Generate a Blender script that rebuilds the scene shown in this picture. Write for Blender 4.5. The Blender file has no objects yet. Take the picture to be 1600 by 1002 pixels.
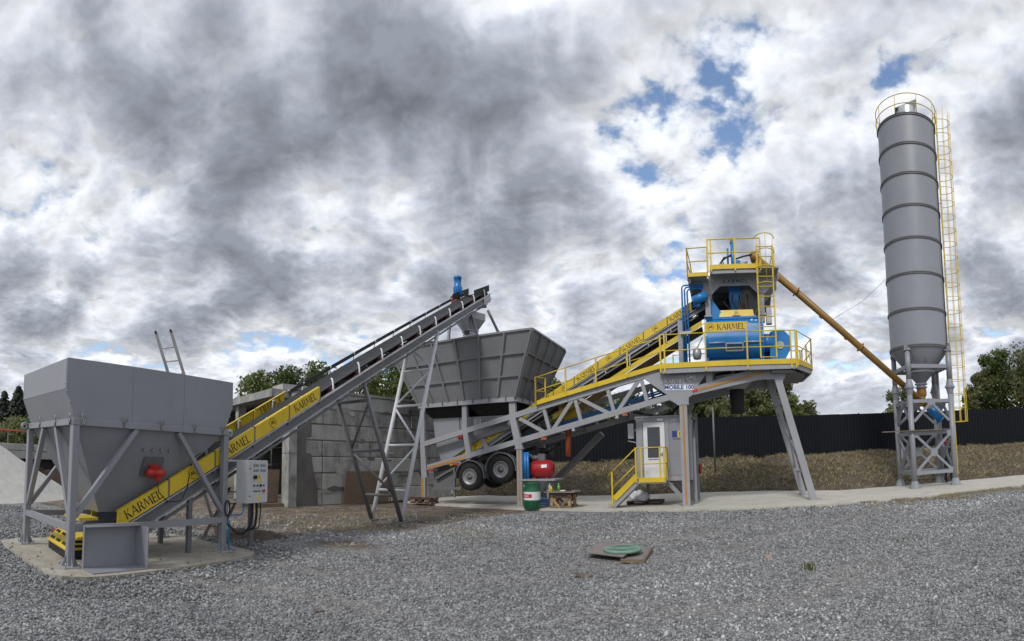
import bpy, bmesh, math, random
import numpy as np
from mathutils import Vector, Matrix
random.seed(7); rng = np.random.default_rng(11)
scene = bpy.context.scene
col = scene.collection
R = math.radians
# ------------------------------------------------------------------ camera: a stitched panorama, cylindrical lens
FPX, YC, TAU, TT, CAMH = 770.0, 671.2, 0.0672, -0.2333, 1.65
_a = np.array([math.cos(TT), -math.sin(TT), 0.0])
_K = np.array([[0, -_a[2], _a[1]], [_a[2], 0, -_a[0]], [-_a[1], _a[0], 0]])
RM = np.eye(3) + math.sin(TAU) * _K + (1 - math.cos(TAU)) * _K @ _K
CAM = np.array([0.0, 0.0, CAMH])
cam_d = bpy.data.cameras.new('panorama_camera')
cam = bpy.data.objects.new('panorama_camera', cam_d); col.objects.link(cam)
cam_d.type = 'PANO'; cam_d.panorama_type = 'CENTRAL_CYLINDRICAL'
cam_d.central_cylindrical_range_u_min = -800 / FPX
cam_d.central_cylindrical_range_u_max = 800 / FPX
cam_d.central_cylindrical_range_v_min = (YC - 1002) / FPX
cam_d.central_cylindrical_range_v_max = YC / FPX
cam_d.central_cylindrical_radius = 1.0
cam_d.clip_start = 0.05; cam_d.clip_end = 3000
_r, _f, _u = RM @ [1, 0, 0], RM @ [0, 1, 0], RM @ [0, 0, 1]
cam.matrix_world = Matrix(((_r[0], _u[0], -_f[0], 0), (_r[1], _u[1], -_f[1], 0), (_r[2], _u[2], -_f[2], CAMH), (0, 0, 0, 1)))
scene.camera = cam
scene.render.engine = 'CYCLES'
scene.view_settings.view_transform = 'Standard'; scene.view_settings.look = 'None'
scene.view_settings.exposure = 0.42; scene.view_settings.gamma = 1.0
scene.cycles.max_bounces = 5; scene.cycles.diffuse_bounces = 3; scene.cycles.glossy_bounces = 3

def ray(x, y):
    th = (x - 800) / FPX
    return RM @ np.array([math.sin(th), math.cos(th), (YC - y) / FPX])
def sky_dir(x, y):
    d = ray(x, y); return d / np.linalg.norm(d)
def at_dist(x, y, d):
    v = ray(x, y); v = v / math.hypot(v[0], v[1]); return CAM + v * d
def ground_at(x, y, z=0.0):
    v = ray(x, y); return CAM + v * (z - CAMH) / v[2]

# ------------------------------------------------------------------ world: broken cloud over a clear sky
SUN_EL, SUN_AZ = R(46), R(212)         # azimuth clockwise from +Y: the sun stands behind the camera, to its left
world = bpy.data.worlds.new('World'); scene.world = world; world.use_nodes = True
nt = world.node_tree; N = nt.nodes; L = nt.links; N.clear()
def wn(t, **k):
    n = N.new(t)
    for a, v in k.items(): setattr(n, a, v)
    return n
def wmath(op, a, b=None, c=None, clamp=False):
    n = N.new('ShaderNodeMath'); n.operation = op; n.use_clamp = clamp
    for i, v in enumerate((a, b, c)):
        if v is None: continue
        if isinstance(v, (int, float)): n.inputs[i].default_value = v
        else: L.new(v, n.inputs[i])
    return n.outputs[0]
def wvec(op, a, b=None):
    n = N.new('ShaderNodeVectorMath'); n.operation = op
    for i, v in enumerate((a, b)):
        if v is None: continue
        if isinstance(v, (tuple, list)): n.inputs[i].default_value = v
        else: L.new(v, n.inputs[i])
    return n
out = wn('ShaderNodeOutputWorld'); bg = wn('ShaderNodeBackground'); bg.inputs['Strength'].default_value = 0.1
L.new(bg.outputs[0], out.inputs[0])
sky = wn('ShaderNodeTexSky'); sky.sky_type = 'NISHITA'; sky.sun_disc = False
sky.sun_elevation = SUN_EL; sky.sun_rotation = SUN_AZ; sky.air_density = 1.0; sky.dust_density = 1.0; sky.ozone_density = 1.5
tc = wn('ShaderNodeTexCoord'); dirn = wvec('NORMALIZE', tc.outputs['Generated']).outputs[0]
sep = wn('ShaderNodeSeparateXYZ'); L.new(dirn, sep.inputs[0])
zc = wmath('MAXIMUM', sep.outputs[2], 0.0)
den = wmath('ADD', zc, 0.27)
px_ = wmath('DIVIDE', sep.outputs[0], den); py_ = wmath('DIVIDE', sep.outputs[1], den)
cmb = wn('ShaderNodeCombineXYZ'); L.new(px_, cmb.inputs[0]); L.new(py_, cmb.inputs[1]); L.new(wmath('MULTIPLY', zc, 0.8), cmb.inputs[2])
P = cmb.outputs[0]
def wnoise(vec, scale, detail=8, rough=0.55, dist=0.0, off=(0, 0, 0)):
    n = N.new('ShaderNodeTexNoise'); n.noise_dimensions = '2D'; n.inputs['Scale'].default_value = scale; n.inputs['Detail'].default_value = detail
    n.inputs['Roughness'].default_value = rough; n.inputs['Distortion'].default_value = dist
    L.new(wvec('ADD', vec, off).outputs[0], n.inputs['Vector']); return n.outputs[0]
def sstep(v, a, b, lo=0.0, hi=1.0):
    n = N.new('ShaderNodeMapRange'); n.interpolation_type = 'SMOOTHSTEP'
    n.inputs['From Min'].default_value = a; n.inputs['From Max'].default_value = b
    n.inputs['To Min'].default_value = lo; n.inputs['To Max'].default_value = hi
    L.new(v, n.inputs['Value']); return n.outputs[0]
def wvor(vec, scale, detail, rough, off):
    n = N.new('ShaderNodeTexVoronoi'); n.voronoi_dimensions = '2D'; n.feature = 'F1'; n.inputs['Scale'].default_value = scale; n.inputs['Detail'].default_value = detail; n.inputs['Roughness'].default_value = rough
    n.inputs['Lacunarity'].default_value = 2.3; L.new(wvec('ADD', vec, off).outputs[0], n.inputs['Vector']); return wmath('SUBTRACT', 1.0, n.outputs['Distance'])
def warped(vec):                       # stir the coordinates so that no cell shows
    n = N.new('ShaderNodeTexNoise'); n.inputs['Scale'].default_value = 3.2; n.inputs['Detail'].default_value = 5; L.new(vec, n.inputs['Vector'])
    w = wvec('SUBTRACT', n.outputs['Color'], (.5, .5, .5)).outputs[0]; k = wvec('SCALE', w); k.inputs['Scale'].default_value = .34; return wvec('ADD', vec, k.outputs[0]).outputs[0]
Pup = wvec('MULTIPLY', P, (0.955, 0.955, 1.05)).outputs[0]      # the same clouds, looked at a little higher
PW, PWU = warped(P), warped(Pup)
def cloud(v0, v1): return (wnoise(v0, 2.1, 8, 0.50, 0.10, (4.2, 1.9, 0.3)), wmath('ADD', mul(wnoise(v0, 5.4, 9, 0.56, 0.1, (7.7, 2.4, 1.3)), .55), mul(wvor(v1, 3.2, 3.0, .55, (2.7, 1.4, .3)), .45)))
def mul(a, k): return wmath('MULTIPLY', a, k)
bulk, puff = cloud(P, PW); bulk_up, puff_up = cloud(Pup, PWU)
fine = wnoise(P, 19.0, 7, 0.62, 0.1, (2.2, 9.4, 4.3))
# cloud banks that the place shows that day: (pixel x, y, angular radius, amount of thickness)
BANKS = [(520, 30, .22, .26), (690, 140, .20, .20), (600, 60, .2, .12), (310, 330, .19, .30), (420, 370, .16, .20), (200, 200, .18, .20), (330, 205, .14, .12), (480, 250, .2, .10),
         (10, 180, .12, .14), (20, 360, .12, .20), (130, 460, .18, .20), (30, 470, .14, .12), (1570, 110, .2, .16), (1560, 440, .2, .24), (1500, 330, .14, .08), (1120, 310, .13, .10), (900, 190, .14, .06), (620, 330, .2, .14), (720, 400, .16, .10), (1200, 390, .12, .10),
         (900, 60, .26, -.10), (1100, 30, .045, -.15), (1128, 85, .05, -.20), (1142, 130, .05, -.24), (1160, 185, .045, -.2), (1385, 110, .04, -.42), (1150, 200, .10, -.14), (1460, 62, .05, -.24), (200, 90, .20, -.06), (130, 40, .14, .10), (985, 190, .13, .22), (880, 370, .15, .32), (800, 20, .12, .08), (420, 105, .12, -.12), (110, 320, .10, -.14), (190, 345, .09, -.14),
         (1240, 345, .08, -.22), (1030, 405, .06, -.22), (1040, 340, .07, -.16), (495, 170, .07, -.12), (260, 400, .14, -.12), (330, 440, .12, -.12), (510, 330, .06, -.12), (170, 490, .06, -.22), (1330, 250, .14, -.08), (800, 330, .16, -.04), (950, 520, .2, -.04)]
acc = None
for bx_, by_, rad, amt in BANKS:
    d = sky_dir(bx_, by_)
    dt = wvec('DOT_PRODUCT', dirn, tuple(float(v) for v in d)).outputs['Value']
    w = sstep(dt, math.cos(rad * 1.25), 1.0, 0.0, amt * .64)
    acc = w if acc is None else wmath('ADD', acc, w)
def mul(a, k): return wmath('MULTIPLY', a, k)
dens = wmath('ADD', wmath('ADD', mul(wmath('SUBTRACT', bulk, 0.5), 1.45), mul(wmath('SUBTRACT', puff, 0.56), 1.25)), wmath('ADD', mul(wmath('SUBTRACT', fine, 0.5), 0.22), acc))
dens = wmath('ADD', dens, 0.75)
ramp = wn('ShaderNodeValToRGB'); L.new(dens, ramp.inputs[0])
cr = ramp.color_ramp; cr.interpolation = 'LINEAR'
stops = [(0.20, (5.9, 6.25, 6.85)), (0.33, (6.5, 6.65, 7.0)), (0.44, (5.9, 6.1, 6.55)), (0.55, (4.7, 4.95, 5.5)), (0.66, (3.75, 4.0, 4.55)), (0.78, (2.9, 3.12, 3.6)), (0.90, (2.25, 2.45, 2.85)), (1.0, (1.9, 2.07, 2.42))]
cr.elements[0].position, cr.elements[1].position = stops[0][0], stops[-1][0]
for p_, c_ in stops[1:-1]: cr.elements.new(p_)
for e_, (p_, c_) in zip(cr.elements, stops): e_.color = (c_[0] / 10, c_[1] / 10, c_[2] / 10, 1)
relief = wmath('ADD', mul(wmath('SUBTRACT', puff, puff_up), 1.0), mul(wmath('SUBTRACT', bulk, bulk_up), 1.0))
gain = wmath('MAXIMUM', wmath('ADD', mul(relief, 14.0), 10.0), 7.0); gain = wmath('MINIMUM', gain, 12.6)
cl10 = wvec('SCALE', ramp.outputs[0]); L.new(gain, cl10.inputs['Scale'])
# pale haze low in the sky
hz = sstep(sep.outputs[2], 0.0, 0.22, 0.55, 0.0)
mixh = wn('ShaderNodeMixRGB'); L.new(hz, mixh.inputs[0]); L.new(cl10.outputs[0], mixh.inputs[1]); mixh.inputs[2].default_value = (6.2, 6.5, 7.1, 1)
cover = sstep(wmath('ADD', dens, mul(wmath('SUBTRACT', fine, 0.5), 0.45)), -0.06, 0.24)
mixc = wn('ShaderNodeMixRGB'); L.new(cover, mixc.inputs[0]); sk2 = wvec('SCALE', sky.outputs[0]); sk2.inputs['Scale'].default_value = 1.5; L.new(sk2.outputs[0], mixc.inputs[1]); L.new(mixh.outputs[0], mixc.inputs[2])
L.new(mixc.outputs[0], bg.inputs['Color'])
# ------------------------------------------------------------------ sun behind thin cloud
sun_d = bpy.data.lights.new('sun', 'SUN'); sun_d.energy = 1.5; sun_d.angle = R(10); sun_d.color = (1, 0.965, 0.91)
sun = bpy.data.objects.new('sun', sun_d); col.objects.link(sun)
sv = Vector((math.sin(SUN_AZ) * math.cos(SUN_EL), math.cos(SUN_AZ) * math.cos(SUN_EL), math.sin(SUN_EL)))
sun.rotation_euler = sv.to_track_quat('Z', 'Y').to_euler(); sun.location = sv * 60

# ------------------------------------------------------------------ materials
MATS = {}
class NT:
    def __init__(s, name):
        s.m = bpy.data.materials.new(name); s.m.use_nodes = True; s.t = s.m.node_tree; s.t.nodes.clear()
        s.o = s.n('ShaderNodeOutputMaterial'); s.b = s.n('ShaderNodeBsdfPrincipled'); s.t.links.new(s.b.outputs[0], s.o.inputs[0])
        s.tc = s.n('ShaderNodeTexCoord'); s.obj = s.tc.outputs['Object']; MATS[name] = s.m
    def n(s, t): return s.t.nodes.new(t)
    def link(s, a, b): s.t.links.new(a, b)
    def set(s, **k):
        for a, v in k.items():
            i = s.b.inputs[a.replace('_', ' ')]
            if hasattr(v, 'is_linked') or hasattr(v, 'links'): s.link(v, i)
            elif isinstance(v, tuple): i.default_value = (*v, 1) if len(v) == 3 else v
            else: i.default_value = v
    def geo(s):
        g = s.n('ShaderNodeNewGeometry'); return g
    def mapv(s, v, scale=(1, 1, 1), rot=(0, 0, 0)):
        m = s.n('ShaderNodeMapping'); m.inputs['Scale'].default_value = scale; m.inputs['Rotation'].default_value = rot; s.link(v, m.inputs[0]); return m.outputs[0]
    def noise(s, v, scale, detail=5, rough=0.55, dist=0):
        n = s.n('ShaderNodeTexNoise'); n.inputs['Scale'].default_value = scale; n.inputs['Detail'].default_value = detail
        n.inputs['Roughness'].default_value = rough; n.inputs['Distortion'].default_value = dist; s.link(v, n.inputs['Vector']); return n.outputs[0]
    def vor(s, v, scale, feature='F1', rnd=1.0):
        n = s.n('ShaderNodeTexVoronoi'); n.feature = feature; n.inputs['Scale'].default_value = scale
        n.inputs['Randomness'].default_value = rnd; s.link(v, n.inputs['Vector']); return n
    def ramp(s, v, stops, interp='LINEAR'):
        n = s.n('ShaderNodeValToRGB'); s.link(v, n.inputs[0]); c = n.color_ramp; c.interpolation = interp
        c.elements[0].position, c.elements[1].position = stops[0][0], stops[-1][0]
        for p, k in stops[1:-1]: c.elements.new(p)
        for e, (p, k) in zip(c.elements, stops): e.color = (*k, 1) if isinstance(k, tuple) else (k, k, k, 1)
        return n.outputs[0]
    def mix(s, f, a, b, mode='MIX'):
        n = s.n('ShaderNodeMixRGB'); n.blend_type = mode
        for i, v in ((0, f), (1, a), (2, b)):
            if isinstance(v, (int, float)): n.inputs[i].default_value = v if i == 0 else (v, v, v, 1)
            elif isinstance(v, tuple): n.inputs[i].default_value = (*v, 1)
            else: s.link(v, n.inputs[i])
        return n.outputs[0]
    def math(s, op, a, b=0.0, clamp=False):
        n = s.n('ShaderNodeMath'); n.operation = op; n.use_clamp = clamp
        for i, v in ((0, a), (1, b)):
            if isinstance(v, (int, float)): n.inputs[i].default_value = v
            else: s.link(v, n.inputs[i])
        return n.outputs[0]
    def bump(s, h, strength=0.3, dist=0.02):
        n = s.n('ShaderNodeBump'); n.inputs['Strength'].default_value = strength; n.inputs['Distance'].default_value = dist
        s.link(h, n.inputs['Height']); s.link(n.outputs[0], s.b.inputs['Normal']); return n
def paint(name, c, rough=0.42, var=0.12, dirt=0.25, dirtc=(0.16, 0.13, 0.10), metal=0.0, spec=0.5):
    s = NT(name)
    n1 = s.noise(s.obj, 0.9, 6, 0.6); n2 = s.noise(s.mapv(s.obj, (3.5, 3.5, 0.5)), 2.0, 6, 0.65); n3 = s.noise(s.obj, 24, 3, 0.6)
    dark = tuple(v * (1 - var * 1.6) for v in c); lite = tuple(min(1, v * (1 + var * .8)) for v in c)
    base = s.mix(s.ramp(n1, [(0.3, 0.0), (0.7, 1.0)]), dark, lite)
    base = s.mix(s.math('MULTIPLY', s.ramp(n2, [(0.52, 0.0), (0.78, 1.0)]), dirt), base, dirtc)
    base = s.mix(s.math('MULTIPLY', s.ramp(n3, [(0.62, 0.0), (0.75, 1.0)]), dirt * .35), base, dirtc)
    s.set(Base_Color=base, Roughness=s.ramp(n1, [(0.3, rough - .08), (0.7, rough + .12)]), Metallic=metal)
    s.b.inputs['Specular IOR Level'].default_value = spec
    s.bump(s.noise(s.obj, 5, 3), 0.06, 0.01)
    return s.m
def plain(name, c, rough=0.6, metal=0.0, var=0.15, scale=3.0):
    s = NT(name); n = s.noise(s.obj, scale, 5, 0.6)
    s.set(Base_Color=s.mix(s.ramp(n, [(0.3, 0.0), (0.7, 1.0)]), tuple(v * (1 - var) for v in c), tuple(min(1, v * (1 + var)) for v in c)), Roughness=rough, Metallic=metal)
    return s.m
paint('grey_paint', (0.262, 0.270, 0.295), 0.45, 0.07, 0.16)
paint('light_grey_paint', (0.31, 0.315, 0.335), 0.45, 0.07, 0.20)
paint('dark_grey_paint', (0.145, 0.147, 0.155), 0.5, 0.10, 0.25)
paint('galvanised', (0.42, 0.43, 0.46), 0.40, 0.10, 0.15, metal=0.25)
paint('zinc_light', (0.60, 0.61, 0.64), 0.42, 0.08, 0.12)
paint('bin_grey', (0.20, 0.205, 0.215), 0.5, 0.09, 0.3)
paint('silo_grey', (0.255, 0.267, 0.298), 0.40, 0.05, 0.10)
paint('yellow_paint', (0.66, 0.47, 0.022), 0.42, 0.07, 0.20)
paint('blue_paint', (0.018, 0.20, 0.53), 0.33, 0.10, 0.15, (0.02, 0.05, 0.12))
paint('orange_brown', (0.27, 0.14, 0.024), 0.45, 0.15, 0.25)
paint('orange_pipe', (0.42, 0.085, 0.03), 0.5, 0.1, 0.2)
paint('red_paint', (0.36, 0.016, 0.02), 0.3, 0.1, 0.1)
paint('vibrator_red', (0.50, 0.035, 0.025), 0.4, 0.1, 0.1)
paint('green_paint', (0.012, 0.115, 0.05), 0.4, 0.15, 0.2)
paint('white_paint', (0.72, 0.72, 0.72), 0.45, 0.05, 0.15)
paint('cabinet_grey', (0.50, 0.51, 0.52), 0.45, 0.04, 0.08)
paint('dark_sheet', (0.0075, 0.0095, 0.0135), 0.62, 0.12, 0.10, (0.03, 0.03, 0.03), spec=.18)
plain('rubber', (0.016, 0.016, 0.017), 0.75)
plain('belt_rubber', (0.030, 0.031, 0.035), 0.7, 0, .25)
plain('tyre', (0.014, 0.014, 0.014), 0.85, 0, .3, 8)
plain('black', (0.01, 0.01, 0.01), 0.5)
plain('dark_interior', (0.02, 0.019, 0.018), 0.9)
plain('ink', (0.012, 0.012, 0.014), 0.5)
plain('white_ink', (0.80, 0.81, 0.82), 0.5)
plain('blue_ink', (0.02, 0.06, 0.30), 0.5)
plain('red_ink', (0.55, 0.02, 0.03), 0.5)
plain('orange_tape', (0.42, 0.20, 0.04), 0.45)
plain('idler_red', (0.16, 0.025, 0.02), 0.5)
plain('steel', (0.35, 0.35, 0.36), 0.35, 0.8)
plain('aluminium', (0.55, 0.55, 0.56), 0.35, 0.6)
plain('rim_steel', (0.26, 0.26, 0.27), 0.45, 0.4)
plain('sack', (0.62, 0.62, 0.63), 0.6)
plain('plastic_clear', (0.5, 0.52, 0.55), 0.25)
plain('plastic_yellow', (0.65, 0.50, 0.04), 0.35)
plain('plastic_green', (0.10, 0.42, 0.05), 0.35)
plain('blue_hose', (0.02, 0.22, 0.38), 0.4)
plain('cover_green', (.16, .27, .21), .7)
plain('skin', (0.48, 0.26, 0.20), 0.55)
plain('cloth_dark', (0.012, 0.013, 0.018), 0.85)
plain('cap_red', (0.40, 0.05, 0.06), 0.8)
s = NT('glass'); s.set(Base_Color=(0.03, 0.035, 0.04), Roughness=0.06); s.b.inputs['Specular IOR Level'].default_value = 0.8
# rusty sheet
s = NT('rust'); n = s.noise(s.obj, 2.2, 8, 0.7, .4); n2 = s.noise(s.obj, 14, 5, .7)
s.set(Base_Color=s.mix(s.ramp(n2, [(.35, 0.0), (.7, .6)]), s.ramp(n, [(.3, (.16, .125, .10)), (.55, (.24, .17, .115)), (.75, (.34, .18, .08))]), (.13, .105, .085)), Roughness=.85)
# wood
def wood(name, a, b):
    s = NT(name); v = s.mapv(s.obj, (1.5, 14, 14)); n = s.noise(v, 2.0, 6, .65, .6)
    s.set(Base_Color=s.ramp(n, [(.3, a), (.7, b)]), Roughness=.8); s.bump(n, .25, .01); return s.m
wood('old_wood', (.10, .075, .055), (.24, .18, .125)); wood('pine_wood', (.26, .15, .07), (.45, .30, .16)); wood('grey_ply', (.13, .115, .11), (.27, .235, .22)); wood('dark_wood', (.035, .022, .016), (.09, .055, .038)); wood('bark', (.05, .04, .03), (.12, .10, .08))
# concrete
def concrete(name, a, b, stain=(.10, .09, .075), st=.5, sc=1.0):
    s = NT(name); n = s.noise(s.obj, 1.3 * sc, 8, .62, .2); n2 = s.noise(s.obj, 18 * sc, 5, .6); n3 = s.noise(s.mapv(s.obj, (2, 2, .6)), 1.1 * sc, 6, .7)
    c = s.ramp(n, [(.28, a), (.72, b)]); c = s.mix(s.math('MULTIPLY', s.ramp(n3, [(.48, 0.0), (.72, 1.0)]), st), c, stain)
    pits = s.ramp(n2, [(.30, 0.55), (.42, 1.0)]); c = s.mix(1.0, c, pits, 'MULTIPLY')
    s.set(Base_Color=c, Roughness=.88); s.bump(s.math('ADD', n2, s.math('MULTIPLY', n, 2.0)), .35, .02); return s.m
concrete('pad_concrete', (.42, .40, .345), (.52, .50, .445), (.30, .27, .21), .45)
concrete('hopper_pad_concrete', (.30, .275, .225), (.42, .39, .33), (.17, .145, .11), .7, 1.6)
concrete('block_concrete', (.20, .198, .19), (.44, .435, .415), (.11, .105, .098), .85, 1.7)
concrete('pale_concrete', (.34, .335, .32), (.47, .465, .44), (.16, .15, .13), .4)
concrete('render_concrete', (.10, .095, .088), (.165, .158, .148), (.06, .055, .05), .6)
concrete('mortar', (.12, .115, .105), (.19, .18, .165))
# sand heap
s = NT('pale_sand'); n = s.noise(s.obj, 3, 8, .6); n2 = s.noise(s.obj, 30, 4, .7)
s.set(Base_Color=s.mix(.35, s.ramp(n, [(.3, (.42, .40, .35)), (.7, (.60, .58, .52))]), s.ramp(n2, [(.3, .36), (.7, .62)])), Roughness=.95); s.bump(s.math('ADD', n, n2), .5, .04)
# foliage
def leafmat(name, a, b, tr=.25):
    s = NT(name); at = s.n('ShaderNodeAttribute'); at.attribute_name = 'shade'
    s.set(Base_Color=s.mix(at.outputs['Fac'], a, b), Roughness=.65)
    t = s.n('ShaderNodeBsdfTranslucent'); s.link(s.mix(at.outputs['Fac'], a, b), t.inputs[0])
    mx = s.n('ShaderNodeMixShader'); mx.inputs[0].default_value = tr; s.link(s.b.outputs[0], mx.inputs[1]); s.link(t.outputs[0], mx.inputs[2]); s.link(mx.outputs[0], s.o.inputs[0]); return s.m
leafmat('leaf_green', (.070, .105, .026), (.22, .265, .075), .45); leafmat('leaf_olive', (.095, .11, .042), (.26, .265, .115), .45); leafmat('leaf_dark', (.048, .075, .022), (.16, .195, .06), .4); leafmat('needle_dark', (.006, .012, .008), (.020, .032, .018), .1)
leafmat('dry_grass', (.15, .125, .065), (.46, .39, .22), .2); leafmat('weed_green', (.06, .075, .022), (.15, .165, .05))
# ------------------------------------------------------------------ mesh helpers
class MB:
    def __init__(s): s.v = []; s.f = []; s.sm = []
    def add(s, vs, fs, smooth=False):
        o = len(s.v); s.v += [tuple(float(c) for c in p) for p in vs]; s.f += [tuple(i + o for i in f) for f in fs]; s.sm += [smooth] * len(fs); return s
    def box(s, lo, hi):
        (a, b, c), (d, e, f) = lo, hi
        return s.add([(a, b, c), (d, b, c), (d, e, c), (a, e, c), (a, b, f), (d, b, f), (d, e, f), (a, e, f)],
                     [(0, 3, 2, 1), (4, 5, 6, 7), (0, 1, 5, 4), (1, 2, 6, 5), (2, 3, 7, 6), (3, 0, 4, 7)])
    def obox(s, c, ax, half):           # oriented box: centre, three axis vectors, half sizes
        c = np.array(c, float); A = [np.array(a, float) * h for a, h in zip(ax, half)]
        vs = [c + A[0] * i + A[1] * j + A[2] * k for k in (-1, 1) for i, j in ((-1, -1), (1, -1), (1, 1), (-1, 1))]
        return s.add(vs, [(0, 3, 2, 1), (4, 5, 6, 7), (0, 1, 5, 4), (1, 2, 6, 5), (2, 3, 7, 6), (3, 0, 4, 7)])
    def beam(s, p0, p1, w, h, up=(0, 0, 1)):   # rectangular bar; h along up, w sideways
        p0, p1 = np.array(p0, float), np.array(p1, float); d = p1 - p0; l = np.linalg.norm(d); d /= l
        up = np.array(up, float); side = np.cross(d, up)
        if np.linalg.norm(side) < 1e-4: side = np.cross(d, (0, 1, 0))
        side /= np.linalg.norm(side); u = np.cross(side, d)
        return s.obox((p0 + p1) / 2, (d, side, u), (l / 2, w / 2, h / 2))
    def tube(s, p0, p1, r, n=8, r1=None, cap=True):
        p0, p1 = np.array(p0, float), np.array(p1, float); d = p1 - p0; d /= np.linalg.norm(d); r1 = r if r1 is None else r1
        a = np.cross(d, (0, 0, 1) if abs(d[2]) < .9 else (1, 0, 0)); a /= np.linalg.norm(a); b = np.cross(d, a)
        vs = []
        for p, q in ((p0, r), (p1, r1)):
            vs += [p + (a * math.cos(2 * math.pi * i / n) + b * math.sin(2 * math.pi * i / n)) * q for i in range(n)]
        s.add(vs, [(i, (i + 1) % n, n + (i + 1) % n, n + i) for i in range(n)], True)
        if cap: o = len(s.v) - 2 * n; s.f += [tuple(o + i for i in reversed(range(n))), tuple(o + n + i for i in range(n))]; s.sm += [False, False]
        return s
    def path(s, pts, r, n=6):
        pts = [np.array(p, float) for p in pts]; k = len(pts); vs = []; a = None
        for i, p in enumerate(pts):
            d = pts[min(i + 1, k - 1)] - pts[max(i - 1, 0)]; d /= np.linalg.norm(d)
            if a is None: a = np.cross(d, (0, 0, 1) if abs(d[2]) < .9 else (1, 0, 0))
            a = a - d * (a @ d); a /= np.linalg.norm(a); b = np.cross(d, a)
            vs += [p + (a * math.cos(2 * math.pi * j / n) + b * math.sin(2 * math.pi * j / n)) * r for j in range(n)]
        fs = [(i * n + j, i * n + (j + 1) % n, (i + 1) * n + (j + 1) % n, (i + 1) * n + j) for i in range(k - 1) for j in range(n)]
        s.add(vs, fs, True); o = len(s.v) - k * n
        s.f += [tuple(o + i for i in reversed(range(n))), tuple(o + (k - 1) * n + i for i in range(n))]; s.sm += [False, False]; return s
    def prism(s, poly, o, ax, ay, t):    # planar polygon with thickness t along ax x ay
        o, ax, ay = (np.array(v, float) for v in (o, ax, ay)); nrm = np.cross(ax, ay); nrm /= np.linalg.norm(nrm); n = len(poly)
        lo = [o + ax * x + ay * y for x, y in poly]; hi = [p + nrm * t for p in lo]
        return s.add(lo + hi, [tuple(reversed(range(n))), tuple(range(n, 2 * n))] + [(i, (i + 1) % n, n + (i + 1) % n, n + i) for i in range(n)])
    def plate(s, quad, t):               # quad of 3-d points given thickness t along its normal
        q = [np.array(p, float) for p in quad]; nr = np.cross(q[1] - q[0], q[-1] - q[0]); nr /= np.linalg.norm(nr); n = len(q)
        return s.add(q + [p + nr * t for p in q], [tuple(reversed(range(n))), tuple(range(n, 2 * n))] + [(i, (i + 1) % n, n + (i + 1) % n, n + i) for i in range(n)])
    def flat(s, pts): return s.add(pts, [tuple(range(len(pts)))])
    def lathe(s, prof, c=(0, 0, 0), n=24, axis=(0, 0, 1), smooth=True, a0=0, close=True):
        c = np.array(c, float); z = np.array(axis, float); z /= np.linalg.norm(z)
        a = np.cross(z, (0, 0, 1) if abs(z[2]) < .9 else (1, 0, 0)); a /= np.linalg.norm(a); b = np.cross(z, a); vs = []
        for r, h in prof: vs += [c + z * h + (a * math.cos(a0 + 2 * math.pi * i / n) + b * math.sin(a0 + 2 * math.pi * i / n)) * r for i in range(n)]
        k = len(prof)
        return s.add(vs, [(i * n + j, i * n + (j + 1) % n, (i + 1) * n + (j + 1) % n, (i + 1) * n + j) for i in range(k - 1) for j in range(n)], smooth)
    def mesh(s, name, off=(0, 0, 0)):
        me = bpy.data.meshes.new(name); o = np.array(off)
        me.from_pydata([tuple(np.array(p) - o) for p in s.v], [], s.f); me.polygons.foreach_set('use_smooth', s.sm); me.update(); return me
def set_tags(o, label=None, cat=None, group=None, kind=None):
    for k, v in (('label', label), ('category', cat), ('group', group), ('kind', kind)):
        if v: o[k] = v
class Frame:
    def __init__(s, o, u):
        s.o = np.array([o[0], o[1], 0.0]); u = np.array([u[0], u[1], 0.0]); s.u = u / np.linalg.norm(u); s.w = np.array([-s.u[1], s.u[0], 0]); s.ang = math.atan2(s.u[1], s.u[0])
    def W(s, u, w, z=0.0): return s.o + s.u * u + s.w * w + np.array([0, 0, z])
    def at(s, x, y, w):
        d = ray(x, y); t = (w - (CAM - s.o) @ s.w) / (d @ s.w); P = CAM + d * t; return float((P - s.o) @ s.u), float(P[2])
    def loc(s, P): d = np.array(P, float) - s.o; return np.array([d @ s.u, d @ s.w, d[2]])
WORLD = Frame((0, 0), (1, 0))
class Thing:
    def __init__(s, name, label, cat, frame=WORLD, base=(0, 0, 0), group=None):
        s.fr = frame; s.base = np.array(base, float)
        s.o = bpy.data.objects.new(name, None); s.o.empty_display_size = .2; col.objects.link(s.o)
        s.o.location = frame.W(*base); s.o.rotation_euler = (0, 0, frame.ang); set_tags(s.o, label, cat, group)
    def part(s, name, mb, mat, parent=None, label=None, kind=None):
        me = mb.mesh(name, s.base) if isinstance(mb, MB) else mb
        me.materials.clear(); me.materials.append(MATS[mat])
        o = bpy.data.objects.new(name, me); col.objects.link(o); o.parent = parent or s.o
        if label: o['label'] = label
        if kind: o['kind'] = kind
        return o
    def copy(s, src, parent=None, delta=(0, 0, 0)):
        o = src.copy(); col.objects.link(o); o.parent = parent or s.o; o.location = Vector(src.location) + Vector(delta); return o
def single(name, mb, mat, label=None, cat=None, frame=WORLD, base=(0, 0, 0), group=None, kind=None):
    me = mb.mesh(name, base) if isinstance(mb, MB) else mb
    me.materials.append(MATS[mat]); o = bpy.data.objects.new(name, me); col.objects.link(o)
    o.location = frame.W(*base); o.rotation_euler = (0, 0, frame.ang); set_tags(o, label, cat, group, kind); return o
def bevel(o, w=.01, seg=2):
    m = o.modifiers.new('bevel', 'BEVEL'); m.width = w; m.segments = seg; m.limit_method = 'ANGLE'; return o
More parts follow.
